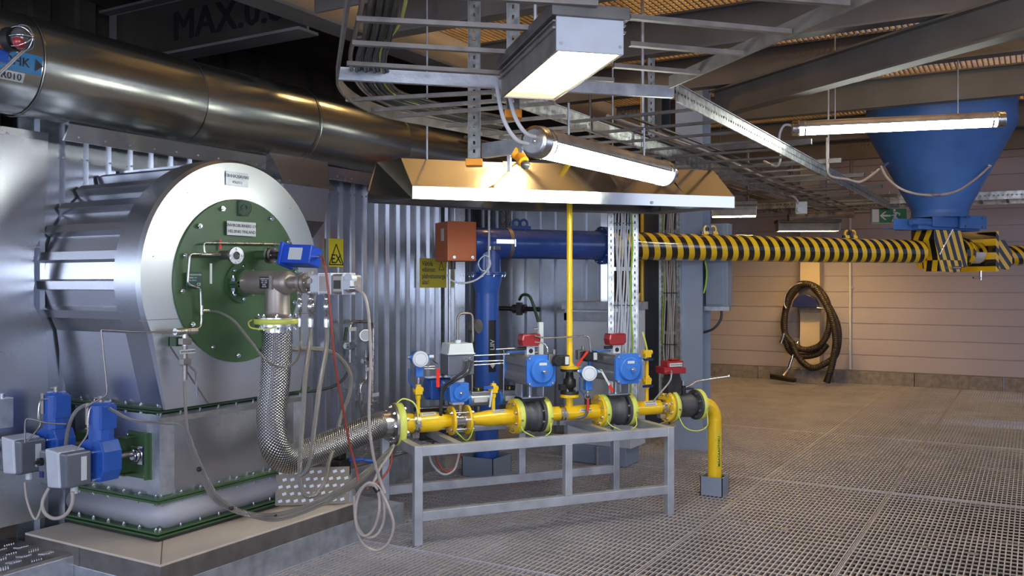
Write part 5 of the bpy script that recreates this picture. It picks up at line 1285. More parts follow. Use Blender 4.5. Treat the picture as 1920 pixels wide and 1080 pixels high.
bl_ = box_lamp(frame((near + far) / 2, dv), dv.length, .25, .115, 'glowing warm box lamp hanging from the near cable tray')
p = PZ(1380, 402, 2.40); b2 = dup(bl_, frame(P(1374, 402, 10.6) * 1.0, (1, 0, 0)) , 'warm box lamp hanging right of the extraction hood')
c = P(1376, 405, 10.6); M_ = frame(V((c.x, c.y, 2.385)), (1, .3, 0)) @ Matrix.Diagonal((.62, 1.3, 1, 1)); b2.matrix_world = M_
c = P(1514, 433, 13.1); b3 = dup(bl_, frame(V((c.x, c.y, c.z)), RT + FW * -.1) @ Matrix.Diagonal((1.05, 1, 1, 1)), 'warm box lamp above the hose on the back wall column')
for b_ in (b2, b3):
    for ch in b_.children:
        if ch.name.startswith('glowing'): ch.data = ch.data.copy(); ch.data.materials[0] = MATS['warm_light_far']
for b_ in (b2, b3):
    h = b_.matrix_world.translation
    for sx in (-.25, .25):
        q = b_.matrix_world @ V((sx, 0, .15)); 
        obj('hanger_rod', MB().cyl((sx, 0, .15), (sx, 0, 1.5), .008), 'galv_dark', b_)
for sx in (-.3, .3): obj('hanger_rod', MB().cyl((sx, 0, .15), (sx, 0, 1.5), .008), 'galv', bl_)

# ================================================================== CABLE TRAYS
ZT = 2.56; RH = .06
def U(p, dz=0): return V((p.x, p.y, ZT + dz))
t = thing('cable_tray', 'wide curved cable ladder overhead carrying black cables left of the box lamp', 'cable tray', Matrix.Translation(PZ(640, 100, ZT)), 'overhead cable ladders')
p_a, p_b = PZ(656, -6, ZT), PZ(632, 150, ZT); dl = (p_a - p_b).normalized(); p_a2 = p_b + dl * 2.6
obj('side_rail', MB().bar(U(p_a2, RH / 2), U(p_b, RH / 2), .012, RH), 'galv_dull', t, True)
cv = [U(PZ(*q, ZT), RH / 2) for q in ((632, 150), (634, 163), (645, 180), (668, 198), (700, 213), (740, 225), (800, 236), (870, 249), (940, 262))]
m = MB(); cvs = crom(cv, 5)
for i in range(len(cvs) - 1): m.bar(cvs[i], cvs[i + 1], .012, RH)
obj('side_rail', m, 'galv_dull', t, True)
obj('cross_rail', MB().bar(U(PZ(633, 150, ZT), RH / 2), U(PZ(1262, 184, ZT), RH / 2), .03, RH), 'galv', t, True)
for (ax0, ay0, bx_, by_) in ((668, 42, 1150, 67), (660, 86, 1150, 115), (650, 124, 1150, 155), (690, -10, 1120, 14)):
    obj('rung', MB().bar(U(PZ(ax0, ay0, ZT), .012), U(PZ(bx_, by_, ZT), .012), .028, .018), 'galv_dull', t, True)
for (ax0, ay0, bx_, by_) in ((650, 192, 960, 175), (690, 212, 1000, 188), (745, 222, 1040, 197), (838, 240, 1060, 221), (900, 256, 1100, 240)):
    obj('rung', MB().bar(U(PZ(ax0, ay0, ZT), .012), U(PZ(bx_, by_, ZT), .012), .028, .018), 'galv_dull', t, True)
t = thing('cable_tray', 'wide overhead cable ladder section right of the near box lamp', 'cable tray', Matrix.Translation(PZ(1400, 90, ZT)), 'overhead cable ladders')
p_a, p_b = PZ(1640, 0, ZT), PZ(1256, 166, ZT); p_a2 = p_b + (p_a - p_b).normalized() * 2.6
obj('side_rail', MB().bar(U(p_a2, RH / 2), U(p_b, RH / 2), .012, RH), 'galv_dull', t, True)
for (ax0, ay0, bx_, by_) in ((1180, -18, 1590, 14), (1180, 38, 1481, 66), (1180, 88, 1392, 106), (1150, 128, 1315, 142)):
    obj('rung', MB().bar(U(PZ(ax0, ay0, ZT), .012), U(PZ(bx_, by_, ZT), .012), .028, .018), 'galv_dull', t, True)
# long trays along the hall
t = thing('cable_tray', 'long overhead cable ladder with slotted rails running to the back wall', 'cable tray', (-2.0, 8.5, ZT), 'overhead cable ladders')
for x_ in (-1.64, -2.45):
    y0 = 4.55 if x_ > -2 else 4.0
    obj('side_rail', MB().bar((x_, y0, ZT + .045), (x_, 13.6, ZT + .045), .012, .09), 'slotted', t, True)
    obj('rail_lip', MB().bar((x_, y0, ZT + .092), (x_, 13.6, ZT + .092), .03, .004), 'galv', t, True)
for i in range(20): obj('rung', MB().bar((-2.44, 4.9 + i * .44, ZT + .02), (-1.65, 4.9 + i * .44, ZT + .02), .028, .016), 'galv_dark', t, True)
for y_ in (5.2, 7.6, 10.2): obj('splice_plate', MB().bb(-2.44, -2.432, y_, y_ + .25, ZT + .01, ZT + .08), 'galv_dull', t, True)
obj('hanger_rod', MB().cyl((-2.40, 5.95, ZT), (-2.40, 5.95, 4.0), .012).cyl((-1.7, 8.9, ZT), (-1.7, 8.9, 4.0), .01), 'galv', t, True)
t = thing('cable_tray', 'overhead cable ladder above the hood carrying the green cable', 'cable tray', (-2.9, 6, ZT), 'overhead cable ladders')
p_ = PZ(940, 262, ZT)
obj('side_rail', MB().bar((p_.x, p_.y, ZT + .03), (p_.x, 7.4, ZT + .03), .012, RH), 'slotted', t, True)
for i in range(9): obj('rung', MB().bar((p_.x, 5.15 + i * .27, ZT + .012), (-2.46, 5.15 + i * .27, ZT + .012), .028, .016), 'galv_dull', t, True)
t = thing('cable_tray', 'far slotted cable ladder crossing behind the hopper', 'cable tray', (0, 13, 2.6), 'overhead cable ladders')
obj('side_rail', MB().bar((-4.4, 12.6, 2.68), (4.8, 12.6, 2.68), .012, .10), 'slotted', t, True); obj('side_rail', MB().bar((-4.4, 13.4, 2.68), (4.8, 13.4, 2.68), .012, .10), 'slotted', t, True)
for i in range(30): obj('rung', MB().bar((-4.2 + i * .3, 12.6, 2.65), (-4.2 + i * .3, 13.4, 2.65), .028, .016), 'galv_dark', t, True)
for x_ in (-3.6, -1.2, 1.6): obj('hanger_rod', MB().cyl((x_, 13.0, 2.65), (x_, 13.0, 3.6), .012), 'galv', t, True)
# cross members and pipes above the long tray
t = thing('pipe_rack', 'row of dark pipes and conduits above the long cable ladder', 'pipes', (-2.8, 9, 2.8))
for i in range(9):
    x_ = -2.55 - i * .22 + .02 * math.sin(i * 3); zz_ = 2.78 + .05 * (i % 3)
    obj('conduit', MB().cyl((x_, 6.6 + .2 * (i % 2), zz_), (x_, 14.8, zz_), .016 + .008 * (i % 2), n=10), 'galv_dark' if i % 3 else 'steel_dull', t, True)
for i in range(6): obj('cross_channel', MB().bar((-4.6, 7.2 + i * 1.25, 2.70), (-1.5, 7.2 + i * 1.25, 2.70), .04, .04), 'galv_dark', t, True)
for i in range(3): obj('hanger_rod', MB().cyl((-3.4, 7.2 + i * 2.5, 2.7), (-3.4, 7.2 + i * 2.5, 4.0), .012), 'galv_dark', t, True)
t = thing('vent_pipe_run', 'grey ventilation pipe crossing below the ceiling beams beside the hopper', 'pipe', (-1.5, 12.2, 2.42))
obj('pipe', MB().cyl(P(1478, 408, 12.5), P(1600, 402, 12.5), .05, n=20), 'galv_dull', t, True); obj('support', MB().cyl(P(1596, 402, 12.5), P(1596, 300, 12.5), .02), 'galv_dark', t, True)
obj('support', MB().cyl(P(1484, 408, 12.5), P(1484, 300, 12.5), .02), 'galv_dark', t, True)
# cables in trays
def cable_bundle(name, label, pts_list, r, m, cat='cable', g=None):
    t = thing(name, label, cat, Matrix.Translation(V(pts_list[0][0])), g)
    for pts in pts_list: obj('cable_strand', MB().tube(pts, r, 8), m, t, True)
    return t
base_path = [(700, -30), (690, 40), (680, 90), (668, 130), (672, 170), (710, 205), (770, 225), (850, 243), (930, 258)]
def tray_path(off, rise=0): 
    return [U(PZ(x + off * (1 if y < 180 else .6), y - (off * .35 if y > 160 else 0), ZT), .045 + rise) for x, y in base_path]
t = thing('cable_bundle', 'bundle of dark cables lying in the curved overhead cable ladder', 'cable', Matrix.Translation(U(PZ(680, 100, ZT))))
for i in range(11): obj('cable_strand', MB().tube(tray_path(2 + i * 5.2, .006 * (i % 3)), .0085, 8), 'cable_dark' if i % 4 else 'galv_dark', t, True)
t = thing('signal_cable', 'yellow-green earth cable lying in the curved overhead cable ladder', 'cable', Matrix.Translation(U(PZ(760, 60, ZT))))
obj('cable_run', MB().tube([U(PZ(*q, ZT), .05) for q in ((768, -20), (758, 40), (745, 75), (716, 110), (715, 140), (725, 180), (765, 205), (850, 228), (930, 246))], .007, 8), 'yellow_tape', t, True)
t = thing('signal_cable', 'thick white cable along the rail of the curved cable ladder', 'cable', Matrix.Translation(U(PZ(660, 60, ZT))))
obj('cable_run', MB().tube([U(PZ(*q, ZT), .05) for q in ((684, -30), (677, 40), (666, 85), (657, 130), (668, 170), (700, 200), (760, 222), (850, 240))], .010, 8), 'cable_beige', t, True)
t = thing('cable_bundle', 'loose grey cables lying along the long slotted cable ladder', 'cable', (-2.2, 8, ZT + .05))
for i in range(3): obj('cable_strand', MB().tube([(-2.3 + i * .1, 4.9, ZT + .035), (-2.28 + i * .1, 7, ZT + .05), (-2.32 + i * .1, 9, ZT + .035), (-2.3 + i * .1, 13, ZT + .04)], .010, 8), 'cable_grey' if i % 2 else 'cable_dark', t, True)
# strut channel hangers with orange end caps
def strut(label, top, bot, w_=.041):
    t = thing('strut_channel', label, 'hanger', Matrix.Translation(bot), 'slotted strut hangers with orange caps')
    m = MB(); sx = RT; sy = FW; n_ = 1
    m.bar(bot, top, .003, w_, sx); obj('channel', m, 'slotted_dull', t, True)
    m = MB().bar(bot + RT * w_ / 2 + FW * .02, top + RT * w_ / 2 + FW * .02, w_, .003, sx).bar(bot - RT * w_ / 2 + FW * .02, top - RT * w_ / 2 + FW * .02, w_, .003, sx); obj('channel_flange', m, 'galv_dull', t, True)
    Rm = Matrix.Rotation(YAW, 4, 'Z')
    obj('end_cap', MB().box(bot + V((0, 0, -.005)) + FW * .02, (w_ * 1.4, w_ * 1.5, .04), Rm), 'orange', t, True, bevel=.004)
    return t
b_ = P(889, 303, 5.25); st_ = strut('slotted strut hanger with orange cap at left above the hood', V((b_.x, b_.y, 4.0)), b_, .07)
b_ = P(962, 212, 4.3); strut('slotted strut hanger with orange cap under the box lamp', V((b_.x, b_.y, 4.0)), b_, .06)
b_ = P(1221, 330, 6.9); strut('slotted strut hanger behind the tube lamp beside the long ladder', V((b_.x, b_.y, 4.0)), b_, .05)
t = thing('cantilever_arm', 'galvanised bracket arm joining the left strut hanger and the tube lamp', 'bracket', P(930, 280, 5.2))
obj('arm', MB().bar(P(908, 283, 5.25), P(985, 272, 4.95), .04, .085), 'galv', t, True)
t = thing('orange_sensor', 'orange gas detector with dark nose hanging beside the tube lamp', 'sensor', P(975, 290, 5.0))
obj('housing', MB().cyl(P(963, 284, 5.0), P(982, 295, 5.0), .035).cyl(P(972, 290, 5.0), P(982, 303, 4.95), .03), 'orange', t, True); obj('nose', MB().sph(P(985, 309, 4.95), .026), 'glass_grey', t, True)
obj('mount', MB().cyl(P(972, 286, 5.0), P(972, 262, 5.0), .008), 'galv', t, True)
t = thing('spray_nozzle', 'small clear sprinkler bulb hanging above the hood', 'sensor', P(955, 300, 5.1)); obj('bulb', MB().box(P(955, 306, 5.1), (.02, .02, .1)), 'white_plastic', t, True); obj('stem', MB().cyl(P(955, 292, 5.1), P(955, 268, 5.1), .006), 'chrome', t, True)
# small switch box at tray end
t = thing('junction_box', 'small white junction box at the end of the slotted ladder', 'box', P(1500, 392, 10.2))
obj('case', MB().box(P(1502, 390, 10.2), (.13, .09, .14), Matrix.Rotation(.3, 4, 'Z')), 'white_plastic', t, True, bevel=.008); obj('cable', MB().tube([P(1497, 382, 10.15), P(1492, 372, 10.15), P(1480, 366, 10.2), P(1460, 362, 10.3)], .012), 'cable_white', t, True)
obj('knob', MB().cyl(P(1500, 393, 10.12), P(1500, 393, 10.08), .03), 'alu_light', t, True)
t = thing('exit_sign', 'green emergency exit sign with running figure and left arrow', 'sign', P(1667, 404, 11.8))
sw, sh = .46, .185; ce = P(1667, 404.5, 11.8); MS = axes(ce, RT, (0, 0, 1))
obj('frame', MB().box((0, 0, -.01), (sw + .02, sh + .02, .02)).xf(MS), 'steel_dull', t, True); obj('panel', MB().box((0, 0, .003), (sw, sh, .006)).xf(MS), 'exit_green', t, True)
m = MB(); zf_ = .0065
def poly(pts): m.prism([(x, y, zf_) for x, y in pts], (0, 0, .001))
poly([(-.225, -.085), (-.135, -.085), (-.135, .085), (-.225, .085)])
poly([(-.125, 0), (-.06, .055), (-.035, .055), (-.085, .012), (.02, .012), (.02, -.012), (-.085, -.012), (-.035, -.055), (-.06, -.055)])
poly([(.068 + .018 * math.cos(a), .072 + .016 * math.sin(a)) for a in [2 * PI * i / 14 for i in range(14)]])
poly([(.05, .05), (.10, .05), (.145, .03), (.135, .0), (.125, .0), (.127, .022), (.105, .032), (.09, -.015), (.12, -.04), (.108, -.09), (.09, -.085), (.098, -.048), (.07, -.03), (.055, -.0), (.03, -.005), (.03, .01), (.06, .015), (.075, .035), (.052, .034)])
poly([(.07, -.03), (.045, -.085), (.03, -.08), (.055, -.02)])
m.xf(MS); obj('pictogram', m, 'white_plastic', t, True)
obj('bracket', MB().cyl(ce + V((.0, .0, .1)), ce + V((0, 0, .32)), .008), 'galv', t, True)

# ================================================================== COLUMNS, LADDERS, CABINET
struct('trim_40', MB().bb(-3.03, -2.76, 8.36, 8.375, 0, 4.0).bb(-3.03, -2.76, 8.60, 8.615, 0, 4.0).bb(-2.9, -2.885, 8.37, 8.6, 0, 4.0), 'column_paint')
struct('trim_41', MB().bb(-3.12, -2.7, 8.32, 8.66, -.03, .20), 'column_paint', bevel=.004)
struct('trim_42', MB().bb(-3.62, -3.40, 8.95, 8.97, 0, 4.0).bb(-3.52, -3.50, 8.97, 9.2, 0, 4).bb(-3.62, -3.40, 9.2, 9.22, 0, 4), 'column_dark')
t = thing('control_cabinet', 'grey wall cabinet mounted on the column under the striped conveyor', 'cabinet', V((-2.6, 8.5, 1.35)))
obj('case', MB().bb(-2.755, -2.54, 8.45, 8.60, 1.37, 2.17), 'grey_box', t, True, bevel=.006); obj('door', MB().bb(-2.75, -2.58, 8.435, 8.45, 1.39, 2.15), 'grey_box', t, True, bevel=.003)
obj('mounting_rail', MB().bb(-2.77, -2.52, 8.43, 8.46, 1.33, 1.37), 'galv', t, True)
obj('cable', MB().tube([V((-2.6, 8.45, 1.35)), V((-2.6, 8.43, 1.25)), V((-2.66, 8.4, 1.16)), V((-2.76, 8.4, 1.12))], .012), 'cable_dark', t, True)
t = thing('earth_cable', 'green-yellow earth cable hanging beside the column cabinet', 'cable', V((-2.74, 8.4, 1.5)))
obj('cable_run', MB().tube([P(1322, 490, 8.5), P(1325, 510, 8.5), P(1323, 535, 8.5), P(1319, 550, 8.5)], .008), 'cable_green', t, True)
def ladder(label, c0, w_, z0, z1, ncab, mcab, axd):
    # vertical cable ladder; axd = horizontal direction across
    a = V(axd).normalized(); nrm = V((a.y, -a.x, 0)); t = thing('cable_ladder', label, 'cable tray', V((c0.x, c0.y, z0)), 'vertical cable ladders')
    for s_ in (-1, 1):
        p = c0 + a * (s_ * w_ / 2); obj('side_rail', MB().bar((p.x, p.y, z0), (p.x, p.y, z1), .004, .048, a), 'slotted', t, True)
        q = p + a * (s_ * .024); obj('rail_web', MB().bar((q.x, q.y, z0), (q.x, q.y, z1), .05, .003, a), 'galv', t, True)
    k = 0; z = z0 + .1
    while z < z1:
        obj('rung', MB().bar(V((c0.x, c0.y, z)) - a * w_ / 2 + nrm * -.01, V((c0.x, c0.y, z)) + a * w_ / 2 + nrm * -.01, .016, .03), 'galv', t, True); z += .33
    return t
lc = P(1168, 530, 7.15)
ladder('slotted vertical cable ladder full of white cables behind right actuator', lc, .19, .62, 2.6, 0, None, RT)
t = thing('cable_bundle', 'bundle of white cables tied to the near vertical cable ladder', 'cable', V((lc.x, lc.y, .7)))
for i in range(9):
    pts = []; off = (-.055 + i * .0145)
    for k in range(9): zz_ = .66 + k * .24; pts.append(lc * 1 + RT * (off + .010 * math.sin(k * 1.9 + i * 1.3)) - FW * (.035 + .008 * (i % 3)) + V((0, 0, zz_ - lc.z)))
    obj('cable_strand', MB().tube(pts, .0075, 8), 'cable_white' if i != 8 else 'cable_green', t, True)
for k in range(3): obj('cable_tie', MB().box(lc - FW * .03 + V((0, 0, (.95, 1.42, 2.07)[k] - lc.z)), (.15, .05, .008), Matrix.Rotation(YAW, 4, 'Z')), 'black', t, True)
lc = P(1257, 530, 8.75)
ladder('vertical cable ladder with grey cables beside the grey column', lc, .17, .35, 2.7, 0, None, (1, 0, 0))
t = thing('cable_bundle', 'bundle of grey cables tied to the ladder beside the column', 'cable', V((lc.x, lc.y, .4)))
for i in range(8):
    off = (-.06 + i * .014 + (.01 if i > 1 else 0)); pts = [V((lc.x + off + .010 * math.sin(k * 1.7 + i), lc.y - .03 - .008 * (i % 2), .4 + k * .28)) for k in range(9)]
    obj('cable_strand', MB().tube(pts, .0075, 8), 'cable_grey' if i > 0 else 'cable_green', t, True)
for k in range(3): obj('cable_tie', MB().box((lc.x + .01, lc.y - .03, (1.0, 1.5, 2.0)[k]), (.13, .05, .008)), 'black', t, True)
t = thing('steel_cabinet', 'galvanised sheet housing behind the near cable ladder', 'cabinet', V((-3.3, 7.2, 0)))
obj('case', MB().bb(-3.66, -3.02, 7.22, 7.55, .16, 1.36), 'alu_light', t, True, bevel=.004); obj('lid', MB().bb(-3.68, -3.0, 7.19, 7.57, 1.36, 1.43), 'galv', t, True, bevel=.004); obj('front_frame', MB().bb(-3.66, -3.62, 7.2, 7.22, .2, 1.33).bb(-3.66, -3.02, 7.2, 7.22, 1.26, 1.34), 'galv', t, True, bevel=.002); obj('plinth', MB().bb(-3.62, -3.06, 7.2, 7.5, 0, .16), 'grey_box', t, True, bevel=.004)
t = thing('gas_riser', 'thin vertical yellow pipe in the dark gap behind the cable ladder', 'pipe', P(1204, 700, 9.2)); b_ = P(1204, 700, 9.2); obj('pipe', MB().cyl((b_.x, b_.y, 0), (b_.x, b_.y, 3.9), .019), 'yellow', t, True)
# dark walkway things seen in the gap
t = thing('stair_rail', 'dark sloping stair stringer in the gap beyond the boiler casing', 'stair', V((-4.2, 10.6, 0)))
obj('stringer', MB().bar(P(1196, 640, 10.8), P(1226, 580, 10.8), .05, .22), 'steel_dull', t, True); obj('handrail', MB().cyl(P(1190, 600, 10.8), P(1230, 520, 10.8), .02), 'galv_dark', t, True); obj('post', MB().cyl(PZ(1200, 778, 0.0) * 0 + V((P(1200, 590, 10.8).x, P(1200, 590, 10.8).y, -.02)), P(1200, 590, 10.8), .02), 'galv_dark', t, True)
obj('lagged_pipe', MB().tube([P(1196, 560, 10.6), P(1206, 556, 10.6), P(1213, 562, 10.6), P(1214, 580, 10.6)], .05, 14), 'cream_plate', t, True)

# ================================================================== SIGNS ON THE CASING
def wall_sign(name, label, c, w_, h_, xd, lines, extra=None, m1='yellow_sign'):
    M_ = axes(c, xd, (0, 0, 1)); t = thing(name, label, 'sign', M_)
    obj('panel', MB().box((0, 0, 0), (w_, h_, .004)), m1, t); m = MB()
    for x, y, s_, st in lines: m.text(st, s_, Matrix.Translation((x, y, .0025)), 'LEFT' if name != 'ex_sign' else 'CENTER')
    if extra: extra(m)
    obj('lettering', m, 'black', t); return t
def tri(m, cx_=0, cy_=0, s_=.1, w_=.008):
    pts = [V((cx_ - s_ * .5, cy_, .003)), V((cx_ + s_ * .5, cy_, .003)), V((cx_, cy_ + s_ * 1.0, .003))]
    for i in range(3): m.bar(pts[i], pts[(i + 1) % 3], .002, w_, V((0, 0, 1)).cross(pts[(i + 1) % 3] - pts[i]))
def at_wall(px, py): return PX(px, py, -4.82)
wdt = (at_wall(644, 473) - at_wall(617, 473)).length
wall_sign('ex_sign', 'yellow EX explosion warning sign on corrugated casing right of the burner', at_wall(630, 474), wdt, .225, (0, 1, 0), [(0, -.052, .10, 'EX')], lambda m: tri(m, 0, -.095, .165, .009))
a_, b_ = at_wall(787, 512), at_wall(836, 512)
wall_sign('warning_sign', 'yellow Estonian warning sign below the orange box', (a_ + b_) / 2, (b_ - a_).length, .27, (0, 1, 0), [(-.175, .085, .062, 'Vältida'), (-.175, .03, .062, 'viibimist'), (-.175, -.03, .062, 'plahvatusnurga'), (-.175, -.085, .062, 'alas!')], lambda m: tri(m, .13, .03, .08, .006))
a_, b_ = at_wall(846, 512), at_wall(862, 512)
wall_sign('warning_sign', 'narrow yellow sign edge right of the Estonian warning sign', (a_ + b_) / 2 + V((.03, 0, 0)), (b_ - a_).length, .22, (0, 1, 0), [])

# wall gauge assembly
def wl(px, py, x=-4.74): return PX(px, py, x)
t = thing('gauge_assembly', 'stainless impulse tubes with round pressure gauge and green levers', 'gauge', wl(670, 780))
obj('tube_run', MB().tube(rounded([wl(656, 680), wl(656, 612), wl(660, 603), wl(696, 603), wl(700, 612), wl(698, 770)], .05), .014, curve=False), 'stainless', t, True)
obj('tube_run', MB().tube(rounded([wl(686, 655), wl(687, 712), wl(676, 720), wl(675, 760), wl(680, 785)], .05), .012, curve=False), 'stainless', t, True)
g0 = wl(684, 628, -4.70); gd = V((.72, -.69, 0))
cs = obj('gauge_case', MB().lathe(g0, gd, [(0, .050), (.05, .054), (.055, .048)], 32), 'stainless', t, True); obj('gauge_face', MB().cyl(g0 + gd * .054, g0 + gd * .058, .042, n=32), 'white_plastic', cs, True)
for px_, py_ in ((650, 600 + 14), (696, 652)): obj('lever', MB().cyl(wl(px_, py_, -4.69), wl(px_ - 4, py_ + 24, -4.69), .014), 'green_dark', t, True)
for q_ in ((656, 648), (688, 676), (700, 758)): obj('valve_body', MB().box(wl(*q_, -4.73), (.05, .08, .06)).cyl(wl(*q_, -4.73) - V((0, .06, 0)), wl(*q_, -4.73) + V((0, .06, 0)), .018), 'stainless', t, True, bevel=.006)
for q_ in ((661, 617), (692, 692), (704, 740)): obj('tag_plate', MB().box(wl(*q_, -4.70), (.004, .09, .03)), 'white_label', t, True)
obj('union', MB().cyl(wl(676, 735), wl(676, 750), .024, n=8), 'chrome', t, True)
for z_ in (612, 700): obj('wall_clip', MB().cyl(wl(657, z_ + 30, -4.84), wl(657, z_ + 30, -4.74), .008), 'galv', t, True)

# ================================================================== HOSES AND CABLES ROUND THE BURNER
def hose(label, pts, r, m, name='flexible_hose', cat='hose', g=None):
    t = thing(name, label, cat, Matrix.Translation(V(pts[0])), g)
    obj('hose_body', MB().tube(pts, r, 12), m, t, True); 
    return t
# three braided hoses from the valve block
D1_, D2_, D3_ = 4.78, 4.72, 4.62
def dpx(px): return (V((gx(px), ny, 0)) - V((0, 0, 0))).dot(FW)
hose('thin braided hose dropping from valve block, leftmost of three', [P(562, 590, dpx(562)), P(563, 640, dpx(562)), P(568, 680, 4.8), P(560, 682 - 40, 4.75), ][:2] + [P(562, 660, 4.85), P(552, 680, 4.75), P(530, 688, 4.7), P(500, 676, 4.72), P(470, 640, 4.8), P(440, 603, 4.85), P(415, 587, 4.9), P(395, 583, 4.93)], .0075, 'braid_small')
hose('braided hose hanging in a long loop from valve block, middle of three', [P(583, 600, dpx(583)), P(581, 640, dpx(583)), P(573, 700, 4.75), P(568, 780, 4.7), P(563, 860, 4.68), P(563, 900, 4.68), P(572, 928, 4.7), P(595, 925, 4.75), P(612, 895, 4.85), P(618, 862, 5.2), P(640, 812, 5.6)], .0125, 'braid_small')
hose('braided hose curving down from valve block, rightmost of three', [P(613, 600, dpx(613)), P(612, 650, dpx(613)), P(600, 720, 4.62), P(590, 800, 4.6), P(582, 860, 4.62), P(575, 882, 4.64), P(564, 890, 4.66)], .0125, 'braid_small')
hose('double braided hose arching behind the big hose to the wall', [P(545, 655, 5.5), P(590, 654, 5.6), P(630, 665, 5.7), P(656, 700, 5.75), P(655, 740, 5.75), P(638, 785, 5.7), P(632, 815, 5.7)], .014, 'braid_small')
hose('black rubber hose arching behind the braided hoses', [P(540, 735, 5.75), P(590, 733, 5.8), P(630, 722, 5.85), P(651, 700, 5.9), P(650, 680, 5.9), P(635, 665, 5.9), P(600, 655, 5.85)], .009, 'cable_dark')
hose('red-brown scanner cable falling from the blue scanner to the coil', [gl, P(606, 488, 4.55), P(613, 520, 4.5), P(620, 590, 4.5), P(628, 680, 4.55), P(642, 760, 4.65), P(655, 830, 4.75), P(668, 880, 4.8), P(672, 903, 4.8)], .0065, 'cable_red', 'signal_cable', 'cable')
hose('grey valve cable falling from the valve block to the coil', [V((gx(680), ny - .05, nzz - .03)), P(684, 556, 4.6), P(692, 600, 4.6), P(695, 680, 4.6), P(692, 780, 4.62), P(699, 850, 4.65), P(712, 898, 4.7), P(722, 925, 4.7)], .008, 'cable_beige', 'signal_cable', 'cable')
# coil
t = thing('cable_coil', 'hanging coil of beige cable left of the steel stand', 'cable', P(700, 1030, 4.75))
def ell(cx_, cy_, rx, ry, d, tilt=0, n=14): return [P(cx_ + rx * math.cos(2 * PI * i / n) * math.cos(tilt) - ry * math.sin(2 * PI * i / n) * math.sin(tilt), cy_ + rx * math.cos(2 * PI * i / n) * math.sin(tilt) + ry * math.sin(2 * PI * i / n) * math.cos(tilt), d + .01 * math.sin(i)) for i in range(n)]
obj('cable_loop', MB().tube(ell(689, 955, 22, 50, 4.72, .12), .008, 12, closed=True), 'cable_beige', t, True); obj('cable_loop', MB().tube(ell(693, 958, 28, 50, 4.74, -.02), .008, 12, closed=True), 'cable_beige', t, True)
obj('cable_loop', MB().tube([P(664, 930, 4.73), P(668, 985, 4.73), P(680, 1018, 4.73), P(705, 1032, 4.73), P(728, 1018, 4.73), P(738, 985, 4.73), P(728, 950, 4.73), P(708, 912, 4.73), P(690, 905, 4.73)], .008, 12), 'cable_beige', t, True)
obj('cable_tie', MB().cyl(P(702, 912, 4.72), P(709, 922, 4.72), .014), 'black', t, True)
# bundle lying on plinth
t = thing('hose_bundle', 'bundle of braided hoses running from the drum valve across the plinth', 'hose', P(420, 950, 4.7))
for i in range(3):
    o_ = i * 6
    obj('hose_strand', MB().tube([P(345, 715, 4.52), P(349, 780 + o_, 4.5), P(355, 830, 4.5), P(372, 875 + o_, 4.5), P(400, 925 + o_, 4.5), P(430, 948 + o_ * .6, 4.55), P(470, 962 + o_ * .5, 4.6), P(520, 963 + o_, 4.75), P(580, 945 + o_, 4.9), P(640, 915 + o_, 5.0), P(690, 880 + o_, 5.1), P(735, 838, 5.45)][0 if i == 0 else 3:], .0075, 10), 'braid_small', t, True)
for q_ in ((373, 800 + 80, 4.48), (434, 952, 4.54), (515, 966, 4.74)): obj('cable_tie', MB().sph(P(*q_), .013), 'black', t, True)
hose('braided hose lying from the front blue drive across the duct box', [P(205, 765, 4.6), P(220, 774, 4.6), P(250, 788, 4.6), P(300, 793, 4.58), P(335, 797, 4.52), P(352, 812, 4.5), P(365, 845, 4.5), P(385, 890, 4.5), P(410, 932, 4.5), P(440, 952, 4.55)], .0075, 'braid_small')
hose('pair of braided hoses arching between the two blue drives', [P(186, 759, 4.62), P(160, 760, 4.62), P(140, 775, 4.62), P(128, 805, 4.64), P(122, 850, 4.66)], .010, 'braid_small')
hose('thin steel tube looping at the front blue drive', [P(186, 762, 4.62), P(170, 765, 4.6), P(165, 790, 4.58), P(163, 815, 4.55), P(142, 845, 4.5)], .0045, 'stainless')
hose('thin steel tube looping at the left blue drive', [P(92, 748, 4.75), P(76, 752, 4.72), P(72, 780, 4.7), P(73, 800, 4.66), P(50, 828, 4.6)], .0045, 'stainless')
hose('brown impulse tube hooked across the left blue drive', [P(125, 795, 4.6), P(90, 793, 4.62), P(60, 786, 4.62), P(48, 790, 4.62), P(47, 830, 4.62)], .0045, 'steel_dull')
hose('beige motor cable looping below the front grey housing', [P(136, 922, 4.42), P(135, 945, 4.42), P(122, 966, 4.42), P(100, 972, 4.44), P(83, 960, 4.46), P(80, 940, 4.48), P(92, 915, 4.5)], .009, 'cable_beige', 'motor_cable', 'cable')
hose('beige motor cable looping below the left grey housing', [P(47, 905, 4.55), P(50, 935, 4.5), P(60, 965, 4.48), P(68, 973, 4.48), P(76, 955, 4.5), P(80, 940, 4.5)], .006, 'cable_beige', 'motor_cable', 'cable')
# cables below the stand
hose('grey cable loop hanging under the stand', [T @ tl(805, 830, .5), T @ tl(808, 865, .5), T @ tl(830, 889, .5), T @ tl(852, 880, .5), T @ tl(862, 845, .5)], .008, 'cable_grey', 'signal_cable', 'cable')
hose('red-brown cable loop hanging under the stand', [T @ tl(812, 830, .52), T @ tl(820, 865, .52), T @ tl(836, 884, .52), T @ tl(855, 872, .52), T @ tl(866, 845, .52)], .007, 'cable_red', 'signal_cable', 'cable')
hose('grey cables running from hose flange down to the coil', [P(738, 835, 5.6), P(728, 856, 5.4), P(712, 878, 5.2), P(700, 905, 4.9), P(686, 910, 4.78)], .009, 'cable_grey', 'signal_cable', 'cable')
hose('brown cable running from hose flange behind the coil', [P(734, 840, 5.6), P(733, 870, 5.4), P(722, 890, 5.2), P(708, 905, 5.0), P(690, 915, 4.85)], .007, 'cable_red', 'signal_cable', 'cable')
